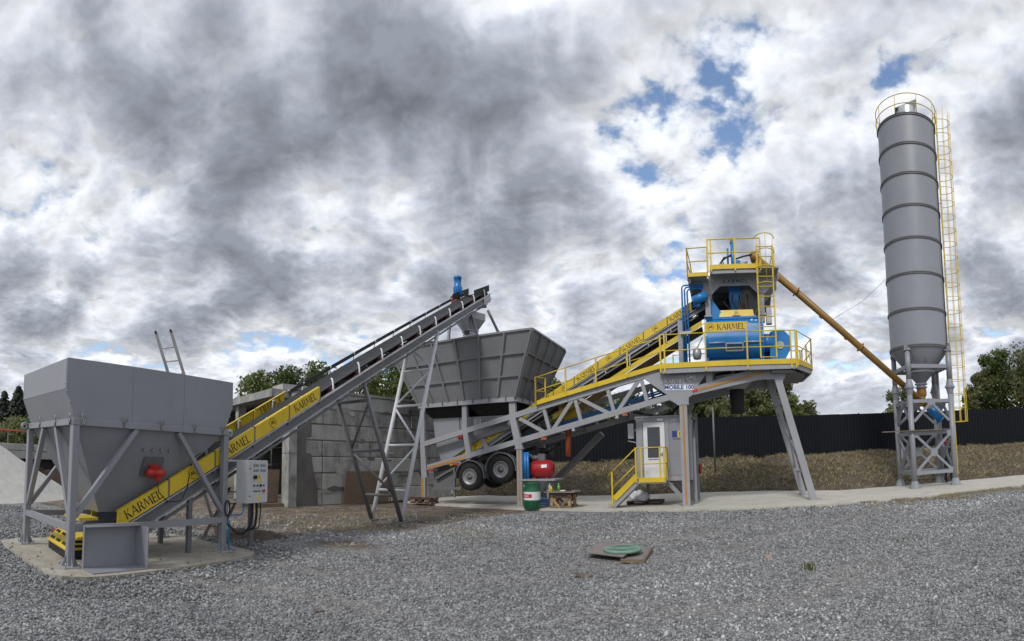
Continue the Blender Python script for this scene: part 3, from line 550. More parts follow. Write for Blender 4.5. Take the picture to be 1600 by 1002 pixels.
T = Thing('mobile_plant_chassis', 'light grey sloping truss chassis on wheels and legs carrying the blue mixer', 'plant chassis', CH, (0, 0, 0))
for w, sd in ((0, 1), (CWD, -1)):
    y0, y1 = (w, w + .14) if sd > 0 else (w - .14, w)
    T.part('upper_chord', uz(MB(), [(.05, zt(.05) - .2), (9.3, zt(9.3) - .2), (9.3, zt(9.3)), (.05, zt(.05))], y0, .14), 'light_grey_paint')
    T.part('lower_chord', uz(MB(), [(.22, zb(.22)), (9.75, zb(9.75)), (9.75, zb(9.75) + .2), (.22, zb(.22) + .2)], y0, .14), 'light_grey_paint')
    e = .004
    T.part('end_post', uz(MB(), [(-.11, 3.82), (.10, 3.82), (.12, 2.3), (.22, 1.05), (-.04, 1.05), (-.10, 2.3)], y0 - e, .15), 'light_grey_paint')
    T.part('corner_post', uz(MB(), [(1.85, 3.82), (2.05, 3.82), (2.06, 2.86), (2.26, zb(2.2)), (2.04, zb(2.0)), (1.86, 2.86)], y0 - e, .15), 'light_grey_paint')
    T.part('corner_post', uz(MB(), [(3.82, 3.82), (4.06, 3.82), (4.08, 3.2), (4.34, 2.1), (4.06, 2.1), (3.84, 3.2)], y0 - e, .15), 'light_grey_paint')
    for a, b in (((5.16, 3.5), (5.38, 2.66)), ((6.32, 3.78), (6.53, 2.93)), ((7.49, 4.05), (7.70, 3.22)), ((8.66, 4.3), (8.85, 3.48))):
        T.part('strut', MB().beam((a[0], w + sd * .075, a[1]), (b[0], w + sd * .075, b[1]), .11, .12, UX), 'light_grey_paint')
    for a, b in (((4.22, 3.2), (5.25, 2.62)), ((5.46, 2.70), (6.22, 3.74)), ((6.42, 3.82), (7.58, 3.18)), ((7.80, 3.24), (8.56, 4.28))):
        T.part('diagonal_brace', MB().beam((a[0], w + sd * .072, a[1]), (b[0], w + sd * .072, b[1]), .10, .125, UX), 'light_grey_paint')
    # gusset around a triangular opening, and the rising beam to the front legs
    g = MB()
    uz(g, [(8.78, 4.30), (9.62, 3.66), (9.60, zb(9.6)), (9.86, 3.40), (10.22, 3.40), (10.24, 3.62), (10.44, 3.74), (10.50, 3.96), (10.50, 4.52), (9.0, 4.52)], y0 - .006, .12)
    uz(g, [(10.50, 3.96), (10.56, 4.0), (10.80, 4.33), (10.84, 4.33), (10.84, 4.52), (10.50, 4.52)], y0 - .006, .12)
    uz(g, [(10.44, 3.74), (10.84, 3.86), (10.84, 4.04), (10.50, 3.96)], y0 - .006, .12)
    uz(g, [(10.84, 3.86), (11.05, 3.92), (11.05, 4.52), (10.84, 4.52)], y0 - .006, .12)
    gus = T.part('gusset_plate', g, 'light_grey_paint')
    T.part('rising_beam', uz(MB(), [(10.42, 3.70), (10.46, 3.98), (12.55, 4.52), (13.55, 4.52), (13.45, 4.12), (12.6, 4.12)], y0 + .002, .11), 'light_grey_paint')
    if sd > 0:
        tp = T.part('reflective_stripe', MB().beam((10.5, w - .012, 3.85), (12.75, w - .012, 4.36), .012, .075, ZX), 'orange_tape')
        T.part('red_marker', MB().beam((10.36, w - .016, 3.815), (10.55, w - .016, 3.86), .02, .085, ZX), 'red_ink')
        ax, ay, ov = (1, 0, -.03), (.03, 0, 1), (0, -1, 0)
        T.part('nameplate', uz(MB(), [(9.44, 3.90), (10.42, 3.86), (10.42, 4.04), (9.44, 4.08)], -.012, .004), 'white_ink', gus)
        T.part('lettering', font_mesh('MOBILE 100', .19, (9.93, -.018, 3.968), ax, ay, .006, 1.0), 'blue_ink', gus)
        T.part('lettering', word(MB(), (9.80, -.012, 4.18), ax, ay, .155, ov), 'white_ink', gus)
        T.part('emblem', emblem(MB(), (10.34, -.012, 4.28), ax, ay, .15, ov), 'white_ink', gus)
        for k in range(3): T.part('stripe_mark', MB().flat([(9.85 + k * .05, -.012, 4.30 + k * .035), (10.16, -.012, 4.30 + k * .035), (10.16, -.012, 4.306 + k * .035), (9.85 + k * .05, -.012, 4.306 + k * .035)]), 'white_ink', gus)
    # support legs with reflective tape
    for u0, z1, wd in ((4.2, 2.12, .20), (10.04, 3.41, .25)):
        lg = T.part('support_leg', MB().box((u0 - wd / 2, y0 - .01, .045), (u0 + wd / 2, y0 + .15, z1)), 'light_grey_paint')
        T.part('foot_plate', MB().box((u0 - .2, y0 - .1, .036), (u0 + .2, y0 + .24, .06)), 'light_grey_paint', lg)
        if sd > 0: T.part('reflective_stripe', MB().box((u0 - .03, y0 - .016, .10), (u0 + .03, y0 - .0105, z1 - .04)), 'orange_tape', lg)
        if sd > 0: T.part('leg_cap', MB().box((u0 - wd * .8, y0 - .03, z1 - .03), (u0 + wd * .8, y0 + .17, z1 + .012)), 'light_grey_paint', lg)
    jk = T.part('jack_leg', MB().box((-.05, y0 + .0, .28), (.13, y0 + .13, 1.07)), 'light_grey_paint')
    if sd > 0: T.part('reflective_stripe', MB().box((-.04, y0 - .006, .30), (.05, y0 - .001, 1.03)), 'orange_tape', jk)
    # splayed front leg
    fw = w if sd > 0 else w - .3
    fl = T.part('front_leg', MB().add([(13.02, fw, 4.5), (13.52, fw, 4.5), (13.38, fw, 4.0), (14.36, fw, .05), (14.12, fw, .05), (13.14, fw, 4.0)] + [(13.02, fw + .12, 4.5), (13.52, fw + .12, 4.5), (13.38, fw + .12, 4.0), (14.36, fw + .12, .05), (14.12, fw + .12, .05), (13.14, fw + .12, 4.0)],
              [(0, 1, 2, 5), (5, 2, 3, 4), (11, 8, 7, 6), (10, 9, 8, 11), (0, 5, 11, 6), (5, 4, 10, 11), (4, 3, 9, 10), (3, 2, 8, 9), (2, 1, 7, 8), (1, 0, 6, 7)]), 'light_grey_paint')
    T.part('foot_plate', MB().box((14.05, fw - .06, .036), (14.5, fw + .26, .062)), 'light_grey_paint', fl)
for a, b in (((13.4, .1, 3.2), (14.0, CWD - .2, 1.0)), ((13.4, CWD - .2, 3.2), (14.0, .1, 1.0)), ((13.32, .1, 3.35), (13.32, CWD - .2, 3.35)), ((14.05, .1, .95), (14.05, CWD - .2, .95))):
    T.part('cross_brace', MB().beam(a, b, .06, .06), 'light_grey_paint')
for u0 in (.3, 2.1, 4.1, 6.0, 7.7, 9.4):
    T.part('cross_member', MB().box((u0 - .06, .15, zb(u0) + .02), (u0 + .06, CWD - .15, zb(u0) + .17)), 'dark_grey_paint')
T.part('reflective_stripe', uz(MB(), [(.26, zb(.26) + .03), (1.98, zb(1.98) + .03), (1.98, zb(1.98) + .11), (.26, zb(.26) + .11)], -.008, .004), 'orange_tape')
T.part('far_leg_brace', MB().beam((4.75, CWD - .1, .85), (6.7, CWD - .1, 2.66), .22, .30, WX), 'dark_grey_paint', label='dark grey diagonal brace running down to the ground')
T.part('far_leg_brace', MB().beam((4.35, CWD - .1, .48), (4.80, CWD - .1, .90), .2, .26, WX), 'dark_grey_paint')
T.part('brace_foot', MB().box((4.1, CWD - .3, .036), (4.6, CWD + .1, .42)), 'dark_grey_paint')
# rear panel, axles, wheels
T.part('rear_guard', MB().box((.35, .3, .62), (1.35, .36, 1.28)), 'dark_grey_paint')
T.part('rear_bumper', MB().beam((.45, .1, .62), (1.75, .1, .66), .1, .1), 'dark_grey_paint')
T.part('bumper_hanger', MB().beam((1.42, .12, .3), (1.42, .12, 1.45), .06, .07, UX), 'dark_grey_paint')
T.part('bumper_stay', MB().beam((.5, .2, 1.0), (1.5, .2, 1.5), .08, .08), 'dark_grey_paint')
for u0 in (.28, 1.42): T.part('tail_light', MB().box((u0, -.01, zb(u0) - .085), (u0 + .22, .1, zb(u0) - .015)), 'red_ink')
axle = A3((.9735, 0, .2286))
for u0, z0 in ((2.12, 1.10), (3.42, 1.37)):
    T.part('axle', MB().tube((u0, .3, z0), (u0, CWD - .3, z0), .09, 10), 'black')
    T.part('suspension_arm', MB().beam((u0 + .5, .5, z0 + .45), (u0 - .05, .5, z0 - .02), .12, .14), 'black')
    for wc, sg in ((.06, 1), (CWD - .06, -1)):
        wh = T.part('wheel', MB().lathe([(.12, .02), (.27, .05), (.285, .0), (.305, .0), (.305, .30)], (u0, wc, z0), 28, (0, sg, 0)), 'rim_steel')
        ty = MB().lathe([(.30, .02), (.34, -.005), (.44, .0), (.495, .03), (.52, .07), (.525, .12), (.525, .28), (.51, .34), (.44, .37), (.31, .36)], (u0, wc, z0), 36, (0, sg, 0))
        T.part('tyre', ty, 'tyre', wh)
        T.part('hub', MB().lathe([(.0, -.03), (.07, -.03), (.085, .02), (.11, .03), (.12, .08)], (u0, wc + sg * .02, z0), 16, (0, sg, 0)), 'dark_grey_paint', wh)
        nb = MB()
        for k in range(10):
            a = 2 * math.pi * k / 10; nb.tube((u0 + .17 * math.cos(a), wc + sg * .035, z0 + .17 * math.sin(a)), (u0 + .17 * math.cos(a), wc + sg * -.0, z0 + .17 * math.sin(a)), .016, 6)
        T.part('wheel_nuts', nb, 'steel', wh, kind='stuff')
        mg = MB(); ar = [(.60 * math.cos(R(a)), .60 * math.sin(R(a))) for a in range(-5, 196, 12)]
        for (x0, y0_), (x1, y1_) in zip(ar[:-1], ar[1:]):
            w0, w1 = (wc - .02, wc + .38) if sg > 0 else (wc - .38, wc + .02)
            mg.add([(u0 + x0, w0, z0 + y0_), (u0 + x1, w0, z0 + y1_), (u0 + x1, w1, z0 + y1_), (u0 + x0, w1, z0 + y0_), (u0 + x0 * 1.05, w0, z0 + y0_ * 1.05), (u0 + x1 * 1.05, w0, z0 + y1_ * 1.05), (u0 + x1 * 1.05, w1, z0 + y1_ * 1.05), (u0 + x0 * 1.05, w1, z0 + y0_ * 1.05)], [(0, 1, 2, 3), (7, 6, 5, 4), (0, 4, 5, 1), (2, 6, 7, 3)])
        T.part('mudguard', mg, 'dark_grey_paint')
T.part('underframe', uz(MB(), [(.4, zb(.4) - .14), (4.1, zb(4.1) - .16), (4.1, zb(4.1) - .02), (.4, zb(.4) - .02)], .5, .16), 'black')
T.part('underframe', uz(MB(), [(.4, zb(.4) - .14), (4.1, zb(4.1) - .16), (4.1, zb(4.1) - .02), (.4, zb(.4) - .02)], 1.75, .16), 'black')
# walkway beside the belt: toe board, rail
T.part('toe_board', uz(MB(), [(4.9, zt(4.9) + .0), (9.42, zt(9.42) - .04), (9.42, zt(9.42) + .13), (4.9, zt(4.9) + .15)], -.10, .03), 'yellow_paint')
T.part('walkway_floor', uz(MB(), [(4.9, zt(4.9) + .005), (9.42, zt(9.42) - .03), (9.42, zt(9.42) + .02), (4.9, zt(4.9) + .05)], -.069, .56), 'dark_grey_paint')
rp = [(u, -.11, zt(u) - .02) for u in (4.92, 6.04, 7.13, 8.23, 9.36)]
rails(T, rp, 1.02, (1.0, .52))
rails(T, [(4.92, -.11, zt(4.92)), (5.08, .45, zt(5.08))], 1.0, (1.0, .5))
# mixer deck
DW = -.32
T.part('deck_floor', MB().prism([(9.3, DW + .02), (13.78, DW + .02), (14.52, .9), (14.52, 2.85), (9.3, 2.85)], (0, 0, 4.525), UX, WX, .06), 'dark_grey_paint')
T.part('deck_edge_beam', MB().box((9.42, DW - .0, 4.40), (13.80, DW + .07, 4.56)), 'light_grey_paint')
T.part('deck_edge_beam', MB().box((9.42, 2.80, 4.40), (14.48, 2.87, 4.56)), 'light_grey_paint')
T.part('deck_edge_beam', MB().beam((13.80, DW + .02, 4.48), (14.52, .9, 4.48), .07, .155), 'light_grey_paint'); T.part('deck_edge_beam', MB().beam((14.52, .9, 4.482), (14.52, 2.87, 4.482), .07, .15), 'light_grey_paint')
for u0 in np.arange(9.7, 13.8, .68): T.part('deck_joist', MB().box((u0 - .04, DW + .08, 4.40), (u0 + .04, 2.79, 4.524)), 'dark_grey_paint')
T.part('deck_grating', MB().prism([(13.0, DW + .1), (13.7, DW + .1), (14.3, .9), (14.3, 2.5), (13.0, 2.5)], (0, 0, 4.30), UX, WX, .08), 'dark_grey_paint')
T.part('toe_board', MB().box((9.36, DW - .03, 4.56), (13.84, DW - .005, 4.73)), 'yellow_paint')
T.part('toe_board', MB().beam((13.86, DW, 4.645), (14.58, .9, 4.645), .025, .17), 'yellow_paint'); T.part('toe_board', MB().beam((14.58, .91, 4.645), (14.58, 2.85, 4.645), .025, .17), 'yellow_paint')
T.part('toe_board', MB().box((9.36, 2.875, 4.56), (14.56, 2.90, 4.73)), 'yellow_paint')
dk = [(u, DW - .03, 4.42) for u in (9.38, 9.52, 10.86, 12.22, 13.66, 13.82)]
rails(T, dk, 1.27, (1.25, .72))
rails(T, [(14.57, .9, 4.5), (14.57, 1.9, 4.5), (14.57, 2.86, 4.5)], 1.18, (1.16, .66))
rails(T, [(13.88, DW + .02, 4.5), (14.57, .9, 4.5)], 1.18, (1.16, .66))
rails(T, [(u, 2.88, 4.5) for u in (9.5, 10.9, 12.4, 14.5)], 1.18, (1.16, .66))
T.part('rail_brace', MB().tube((14.57, .95, 4.75), (14.57, 1.85, 5.6), .016, 6), 'yellow_paint')
# discharge cone and rubber spout below the deck
T.part('discharge_cone', MB().lathe([(.75, 4.42), (.30, 3.98), (.27, 3.96)], (11.88, 1.2, 0), 20), 'grey_paint')
T.part('rubber_spout', MB().lathe([(.26, 4.0), (.25, 3.5), (.245, 3.12), (.22, 3.12), (.23, 4.0)], (11.88, 1.2, 0), 20), 'rubber')
# services slung through the truss
for k, (w0, dz) in enumerate(((.95, 0), (1.02, .09), (1.12, -.08), (1.2, .03))):
    T.part('blue_pipe', MB().path([(4.35, w0, 2.52 + dz), (5.6, w0, 2.98 + dz), (7.2, w0, 3.42 + dz), (9.6, w0, 4.05 + dz)], .032, 8), 'blue_paint')
T.part('white_pipe', MB().path([(4.3, .9, 2.35), (6.5, .92, 3.05), (8.6, .95, 3.6)], .02, 6), 'galvanised')
for k in range(5):
    h_ = rng.random(3); T.part('hose', MB().path([(4.2 + .12 * k, .75 + .05 * k, 2.75 - .1 * k), (4.45 + .1 * h_[0], .7, 2.55 + .1 * h_[1]), (4.9, .8, 2.62 + .1 * h_[2]), (5.4, .9, 2.85 + .06 * k)], .02, 6), ('blue_hose', 'weed_green', 'rubber', 'blue_hose', 'plastic_yellow')[k] if k != 1 else 'green_paint')
fn = T.part('yellow_funnel', MB().lathe([(.52, 3.72), (.50, 3.55), (.17, 3.02), (.15, 2.9)], (5.78, 1.25, 0), 4, smooth=False, a0=R(45)), 'yellow_paint')
T.part('orange_downpipe', MB().tube((5.70, 1.25, 3.05), (5.62, 1.25, 1.80), .105, 14), 'orange_pipe', label='orange pipe hanging below the yellow funnel')
T.part('red_light', MB().box((5.05, -.01, zb(5.05) - .09), (5.25, .1, zb(5.05) - .01)), 'orange_pipe')
T.part('red_light', MB().box((7.98, -.01, zb(7.98) - .075), (8.16, .1, zb(7.98) - .0)), 'orange_pipe')
for u0 in (6.2, 7.75): T.part('rope_hook', MB().box((u0, -.02, zb(u0) - .1), (u0 + .1, .06, zb(u0) + .0)), 'galvanised')
# shelf for the compressor
T.part('shelf', MB().box((4.10, -.02, .96), (5.55, .95, 1.02)), 'light_grey_paint'); T.part('shelf_prop', MB().box((5.12, .3, .04), (5.18, .36, .97)), 'galvanised')
T.part('valve_cluster', MB().box((4.5, 1.2, 1.7), (5.1, 1.7, 2.15)).tube((4.6, 1.1, 1.9), (5.3, 1.3, 2.3), .07, 8).tube((4.95, .7, 1.6), (5.15, .9, 2.3), .03, 6), 'black')
for k in range(3): T.part('blue_cylinder', MB().tube((4.28 + .1 * k, .12, 1.02), (4.28 + .1 * k, .12, 1.98), .048, 12), 'blue_paint')

# ------------------------------------------------------------------ aggregate bin above the rear of the truss
T = Thing('aggregate_bin', 'large dark grey flared aggregate bin with ribbed sides on the chassis posts', 'storage bin', CH, (2.0, 1.2, 3.8))
b0, b1 = A3((-.12, -.02, 3.98)), A3((4.08, 2.45, 3.98)); r0, r1 = A3((-1.15, -.62, 6.2)), A3((5.02, 3.02, 6.2))
B = [(b0[0], b0[1], 3.98), (b1[0], b0[1], 3.98), (b1[0], b1[1], 3.98), (b0[0], b1[1], 3.98)]; Rm = [(r0[0], r0[1], 6.2), (r1[0], r0[1], 6.2), (r1[0], r1[1], 6.2), (r0[0], r1[1], 6.2)]
for i in range(4):
    j = (i + 1) % 4; pl = T.part('side_panel', MB().plate([B[i], B[j], Rm[j], Rm[i]], -.02), 'bin_grey')
    P0, P1, Q0, Q1 = (A3(v) for v in (B[i], B[j], Rm[i], Rm[j])); nr = np.cross(P1 - P0, Q0 - P0); nr /= np.linalg.norm(nr)
    nv = 6 if i % 2 == 0 else 4
    for k in range(nv + 1):
        t = k / nv; a, b = P0 + (P1 - P0) * t, Q0 + (Q1 - Q0) * t; T.part('rib', MB().beam(a + nr * .04, b + nr * .04, .075, .08, nr), 'bin_grey', pl)
    for t in (.34, .68): T.part('rib', MB().beam(P0 + (Q0 - P0) * t + nr * .035, P1 + (Q1 - P1) * t + nr * .035, .065, .067, nr), 'bin_grey', pl)
    T.part('rim_bar', MB().beam(Q0 + A3((0, 0, .03)), Q1 + A3((0, 0, .03)), .11, .07), 'bin_grey')
    T.part('base_bar', MB().beam(P0 + A3((0, 0, -.08)), P1 + A3((0, 0, -.08)), .13, .16), 'light_grey_paint')
    for k in range(6 if i % 2 == 0 else 3):
        p = P0 + (P1 - P0) * ((k + .7) / (6.2 if i % 2 == 0 else 3.4)); T.part('clamp', MB().beam(p + nr * .08 + A3((0, 0, -.10)), p + nr * .10 + A3((0, 0, .09)), .035, .035), 'dark_grey_paint')
T.part('discharge_hopper', MB().lathe([(1.65, 3.9), (.9, 3.25), (.85, 3.1)], (1.0, 1.2, 0), 4, smooth=False, a0=R(45)), 'dark_interior')
T.part('discharge_hopper', MB().lathe([(1.5, 3.9), (.8, 3.25), (.75, 3.1)], (3.0, 1.2, 0), 4, smooth=False, a0=R(45)), 'dark_interior')
for u0, s_ in ((1.08, .14), (2.95, .18)): T.part('vibrator_motor', MB().tube((u0, .62, 3.58), (u0 + .36 + s_ * .3, .62, 3.58), s_ * .8, 12), 'vibrator_red', label='dim red vibrator motor under the bin')
T.part('gate_beam', MB().box((2.55, .2, 3.18), (3.55, .35, 3.36)), 'dark_grey_paint')
wb = T.part('weigh_hopper_panel', uz(MB(), [(.25, 3.42), (3.75, 3.38), (3.75, 2.9), (2.4, 2.55), (1.0, 1.75), (.62, 1.72), (.36, 2.5)], .42, .03), 'grey_paint')
T.part('weigh_hopper_panel', uz(MB(), [(.25, 3.42), (3.75, 3.38), (3.75, 2.9), (2.4, 2.55), (1.0, 1.75), (.62, 1.72), (.36, 2.5)], 1.95, .03), 'grey_paint')
T.part('hook_frame', MB().beam((2.28, .40, 3.3), (2.28, .40, 3.05), .03, .03).beam((2.45, .40, 3.3), (2.45, .40, 3.05), .03, .03).beam((2.28, .40, 3.05), (2.45, .40, 3.05), .03, .03), 'steel', wb)
T.part('pull_switch', MB().box((1.42, .36, 2.60), (1.66, .43, 2.70)), 'vibrator_red', wb); T.part('pull_cord', MB().tube((1.5, .40, 3.4), (1.54, .40, 2.68), .012, 5), 'rubber', wb)
# frame on the bin that receives the loading conveyor
for a, b in (((.55, .1, 6.2), (.62, .35, 7.75)), ((.95, 1.9, 6.2), (1.0, 1.7, 7.95)), ((1.05, .3, 6.2), (1.1, .5, 7.9)), ((2.55, .2, 6.22), (1.95, .55, 7.55)), ((2.9, 1.9, 6.22), (2.2, 1.6, 7.9))):
    T.part('feed_frame_leg', MB().beam(a, b, .09, .09, UX), 'grey_paint')
T.part('feed_frame_bar', MB().beam((.6, .3, 7.1), (1.1, .5, 7.1), .07, .07), 'grey_paint'); 
for z0 in (6.2,): 
    for w0 in (.15, 1.9): T.part('rim_crossbar', MB().box((-.9, w0 - .05, 6.16), (4.8, w0 + .05, 6.24)), 'grey_paint')
    for u0 in (.55, 1.0, 2.7): T.part('rim_crossbar', MB().box((u0 - .05, -.55, 6.165), (u0 + .05, 2.95, 6.235)), 'grey_paint')
ch_ = T.part('feed_chute', MB().lathe([(.62, 7.62), (.62, 7.35), (.30, 6.92), (.30, 6.3)], (1.72, .95, 0), 4, smooth=False, a0=R(25)), 'galvanised')
for dz in (6.75, 6.42): T.part('chute_flap', MB().box((1.60, .66, dz), (1.84, .70, dz + .17)), 'black', ch_)
for dz in (6.65, 6.36, 6.9): T.part('chute_flange', MB().lathe([(.36, dz), (.36, dz + .04), (.30, dz + .04)], (1.72, .95, 0), 4, smooth=False, a0=R(25)), 'galvanised', ch_)

# ------------------------------------------------------------------ conveyors share a builder: local x along, y across, path(u) gives the height of the stringer foot
def conveyor(T, zf, u0, u1, wc, hw, cover, cov, side_letters=True, idler=1.0, near_sign=-1, belt_z=(.56, .36), sh=.17, web='grey_paint'):
    cv0, cv1 = cov; sl = (zf(u1) - zf(u0)) / (u1 - u0); sa = A3((1, 0, sl)) / math.hypot(1, sl); up = A3((-sl, 0, 1)) / math.hypot(1, sl)
    pt = lambda u, w, dz: A3((u, wc + w, zf(u) + dz))
    for sd in (-1, 1):
        st = T.part('stringer', MB().beam(pt(u0, sd * hw, sh / 2), pt(u1, sd * hw, sh / 2), .012, sh, ZX), web)
        T.part('flange', MB().beam(pt(u0, sd * hw + sd * .035, .008), pt(u1, sd * hw + sd * .035, .008), .075, .022, ZX), 'galvanised', st); T.part('flange', MB().beam(pt(u0, sd * hw + sd * .035, sh - .008), pt(u1, sd * hw + sd * .035, sh - .008), .075, .022, ZX), 'galvanised', st)
        T.part('lower_rail', MB().beam(pt(u0 + .4, sd * hw, -.10), pt(u1 - .3, sd * hw, -.10), .03, .05, ZX), 'dark_grey_paint')
    bl = MB(); k = int((u1 - u0) / .5); us = np.linspace(u0 + .05, u1 - .15, k)
    prof = [(-.86, belt_z[0]), (-.45, belt_z[1]), (.45, belt_z[1]), (.86, belt_z[0])]
    vs = [pt(u, x * hw, z) for u in us for x, z in prof] + [pt(u, x * hw, z - .02) for u in us for x, z in prof]
    fs = [(i * 4 + j, i * 4 + j + 1, (i + 1) * 4 + j + 1, (i + 1) * 4 + j) for i in range(k - 1) for j in range(3)]; o = 4 * k
    fs += [(o + (i + 1) * 4 + j, o + (i + 1) * 4 + j + 1, o + i * 4 + j + 1, o + i * 4 + j) for i in range(k - 1) for j in range(3)] + [(i * 4 + a, (i + 1) * 4 + a, o + (i + 1) * 4 + a, o + i * 4 + a) for i in range(k - 1) for a in (0, 3)]
    belt = T.part('belt', bl.add(vs, fs), 'belt_rubber')
    T.part('return_belt', MB().plate([pt(u0, -.75 * hw, -.03), pt(u1 - .1, -.75 * hw, -.03), pt(u1 - .1, .75 * hw, -.03), pt(u0, .75 * hw, -.03)], .014), 'belt_rubber', belt)
    T.part('head_drum', MB().tube(pt(u1 - .15, -.85 * hw, .14), pt(u1 - .15, .85 * hw, .14), .20, 18), 'rubber'); T.part('tail_drum', MB().tube(pt(u0 + .1, -.85 * hw, .14), pt(u0 + .1, .85 * hw, .14), .19, 18), 'rubber')
    u = u0 + .5
    while u < u1 - .3:
        fr = T.part('idler_frame', MB().beam(pt(u, -hw, .19), pt(u, hw, .19), .05, .05), 'dark_grey_paint')
        for a, b in (((-.82, belt_z[0] - .07), (-.46, belt_z[1] - .06)), ((-.44, belt_z[1] - .07), (.44, belt_z[1] - .07)), ((.46, belt_z[1] - .06), (.82, belt_z[0] - .07))):
            T.part('roller', MB().tube(pt(u, a[0] * hw, a[1]), pt(u, b[0] * hw, b[1]), .045, 10), 'idler_red', fr)
        for sd in (-1, 1):
            arcp = [pt(u - .02, sd * hw * (1.0 - .12 * (1 - math.cos(R(a)))), .17 + .36 * math.sin(R(a))) for a in (0, 25, 50, 75, 100)]
            T.part('idler_bracket', MB().path(arcp, .022, 6), 'white_paint', fr)
        u += idler
    T.part('cord', MB().path([pt(u_, -hw - .09, .28 + .015 * math.sin(u_ * 4)) for u_ in np.linspace(cover[-1] if cover else u0, u1 - .3, 24)], .007, 5), 'steel')
    if cover:
        for i, (a, b) in enumerate(zip(cover[:-1], cover[1:])):
            for sd in (-1, 1):
                y = sd * (hw + .055); g = .02
                pn = T.part('cover_panel', MB().add([pt(a + g, y, cv0), pt(b - g, y, cv0), pt(b - g, y, cv1), pt(a + g, y, cv1), pt(a + g, y + sd * .02, cv0), pt(b - g, y + sd * .02, cv0), pt(b - g, y + sd * .02, cv1), pt(a + g, y + sd * .02, cv1)],
                       [(0, 1, 2, 3), (7, 6, 5, 4), (0, 4, 5, 1), (1, 5, 6, 2), (2, 6, 7, 3), (3, 7, 4, 0)]), 'yellow_paint')
                T.part('cover_fold', MB().beam(pt(a + g, y - sd * .03, cv1), pt(b - g, y - sd * .03, cv1), .07, .012), 'yellow_paint', pn)
                cu_ = (a + b) / 2; cz = (cv0 + cv1) / 2; ax_ = sa; hgt = (cv1 - cv0) / math.hypot(1, sl)
                for face in ((sd,) if sd < 0 else (-1,)):      # outer face of the near covers; the cut-through letters show on the inner face of the far ones
                    yy = y + (-.0225 if sd < 0 else -.003); o_ = A3((cu_, wc + yy, zf(cu_) + cz)); ov = A3((0, -1, 0))
                    if i % 2 == 0: T.part('lettering', word(MB(), o_, ax_, up, hgt * .66, ov, mirror=(sd > 0)), 'ink', pn)
                    else: T.part('emblem', emblem(MB(), o_, ax_, up, hgt * .40, ov), 'ink', pn)
            T.part('cover_bracket', MB().beam(pt(b, -hw - .045, .16), pt(b, -hw - .045, cv1 + .0), .03, .05), 'dark_grey_paint')

# ------------------------------------------------------------------ belt conveyor feeding the mixer
T = Thing('mixer_feed_conveyor', 'inclined belt conveyor with yellow lettered covers rising through the truss to the blue mixer', 'conveyor', CH, (2.0, 1.1, 1.6))
zf2 = lambda u: 3.10 + .5535 * (u - 4.29)
conveyor(T, zf2, .75, 10.95, 1.12, .52, [.95, 1.75, 2.55, 3.35, 4.5, 5.36, 6.16, 7.05, 7.86, 8.71, 9.56, 10.42], (.20, .50), idler=1.1)
y_ = 1.12
for sd in (-1, 1):
    T.part('lower_guard', MB().add([(5.3, y_ + sd * .55, zf2(5.3) - .52), (10.75, y_ + sd * .55, zf2(10.75) - .52), (10.75, y_ + sd * .55, zf2(10.75) - .34), (5.3, y_ + sd * .55, zf2(5.3) - .34), (5.3, y_ + sd * .53, zf2(5.3) - .52), (10.75, y_ + sd * .53, zf2(10.75) - .52), (10.75, y_ + sd * .53, zf2(10.75) - .34), (5.3, y_ + sd * .53, zf2(5.3) - .34)], [(0, 1, 2, 3), (7, 6, 5, 4), (0, 4, 5, 1), (1, 5, 6, 2), (2, 6, 7, 3), (3, 7, 4, 0)]), 'yellow_paint')
T.part('lower_guard', MB().plate([(5.3, y_ - .52, zf2(5.3) - .54), (10.75, y_ - .52, zf2(10.75) - .54), (10.75, y_ + .52, zf2(10.75) - .54), (5.3, y_ + .52, zf2(5.3) - .54)], -.015), 'orange_brown')
for u0 in (5.6, 6.9, 8.2, 9.5): T.part('guard_strap', MB().beam((u0, y_ - .57, zf2(u0) - .36), (u0, y_ - .57, zf2(u0) + .02), .04, .04), 'galvanised')
for u0, z0 in ((1.35, 0), (2.55, 0), (3.7, 0)): T.part('clamp_plate', MB().obox((u0, y_ - .63, zf2(u0) + .22), ((.87, 0, .48), (0, 1, 0), (-.48, 0, .87)), (.10, .012, .34)), 'light_grey_paint')
T.part('head_post', MB().box((9.93, .34, 4.58), (10.11, .48, 6.32)), 'light_grey_paint'); T.part('head_post', MB().box((9.93, 1.76, 4.58), (10.11, 1.9, 6.32)), 'light_grey_paint')
T.part('drive_motor', MB().tube((10.5, .2, 6.9), (10.95, .2, 7.1), .16, 14).tube((10.62, .2, 6.85), (10.62, .6, 6.85), .13, 12), 'blue_paint')

# ------------------------------------------------------------------ blue twin-shaft mixer
T = Thing('concrete_mixer', 'bright blue drum concrete mixer standing on the railed deck', 'mixer', CH, (11.9, 1.2, 4.58))
half = [(.42, 6.30), (.34, 6.05)] + [(.95 + .68 * math.cos(R(a)), 5.58 + .68 * math.sin(R(a))) for a in range(160, 271, 10)]
prof = half + [(2.4 - x, y) for x, y in reversed(half)]
def wz(mb, poly, u, t): return mb.prism(poly, (u, 0, 0), WX, ZX, t)
bd = MB(); n = len(prof)
bd.add([(10.9, x, y) for x, y in prof] + [(12.8, x, y) for x, y in prof], [(i, (i + 1) % n, n + (i + 1) % n, n + i) for i in range(n)], True)
body = T.part('drum', bd, 'blue_paint')
big = [(1.2 + (x - 1.2) * 1.05, 5.6 + (y - 5.6) * 1.03) for x, y in prof]
T.part('end_plate', wz(MB(), big, 10.84, .07), 'blue_paint'); T.part('end_plate', wz(MB(), big, 12.78, .07), 'blue_paint')
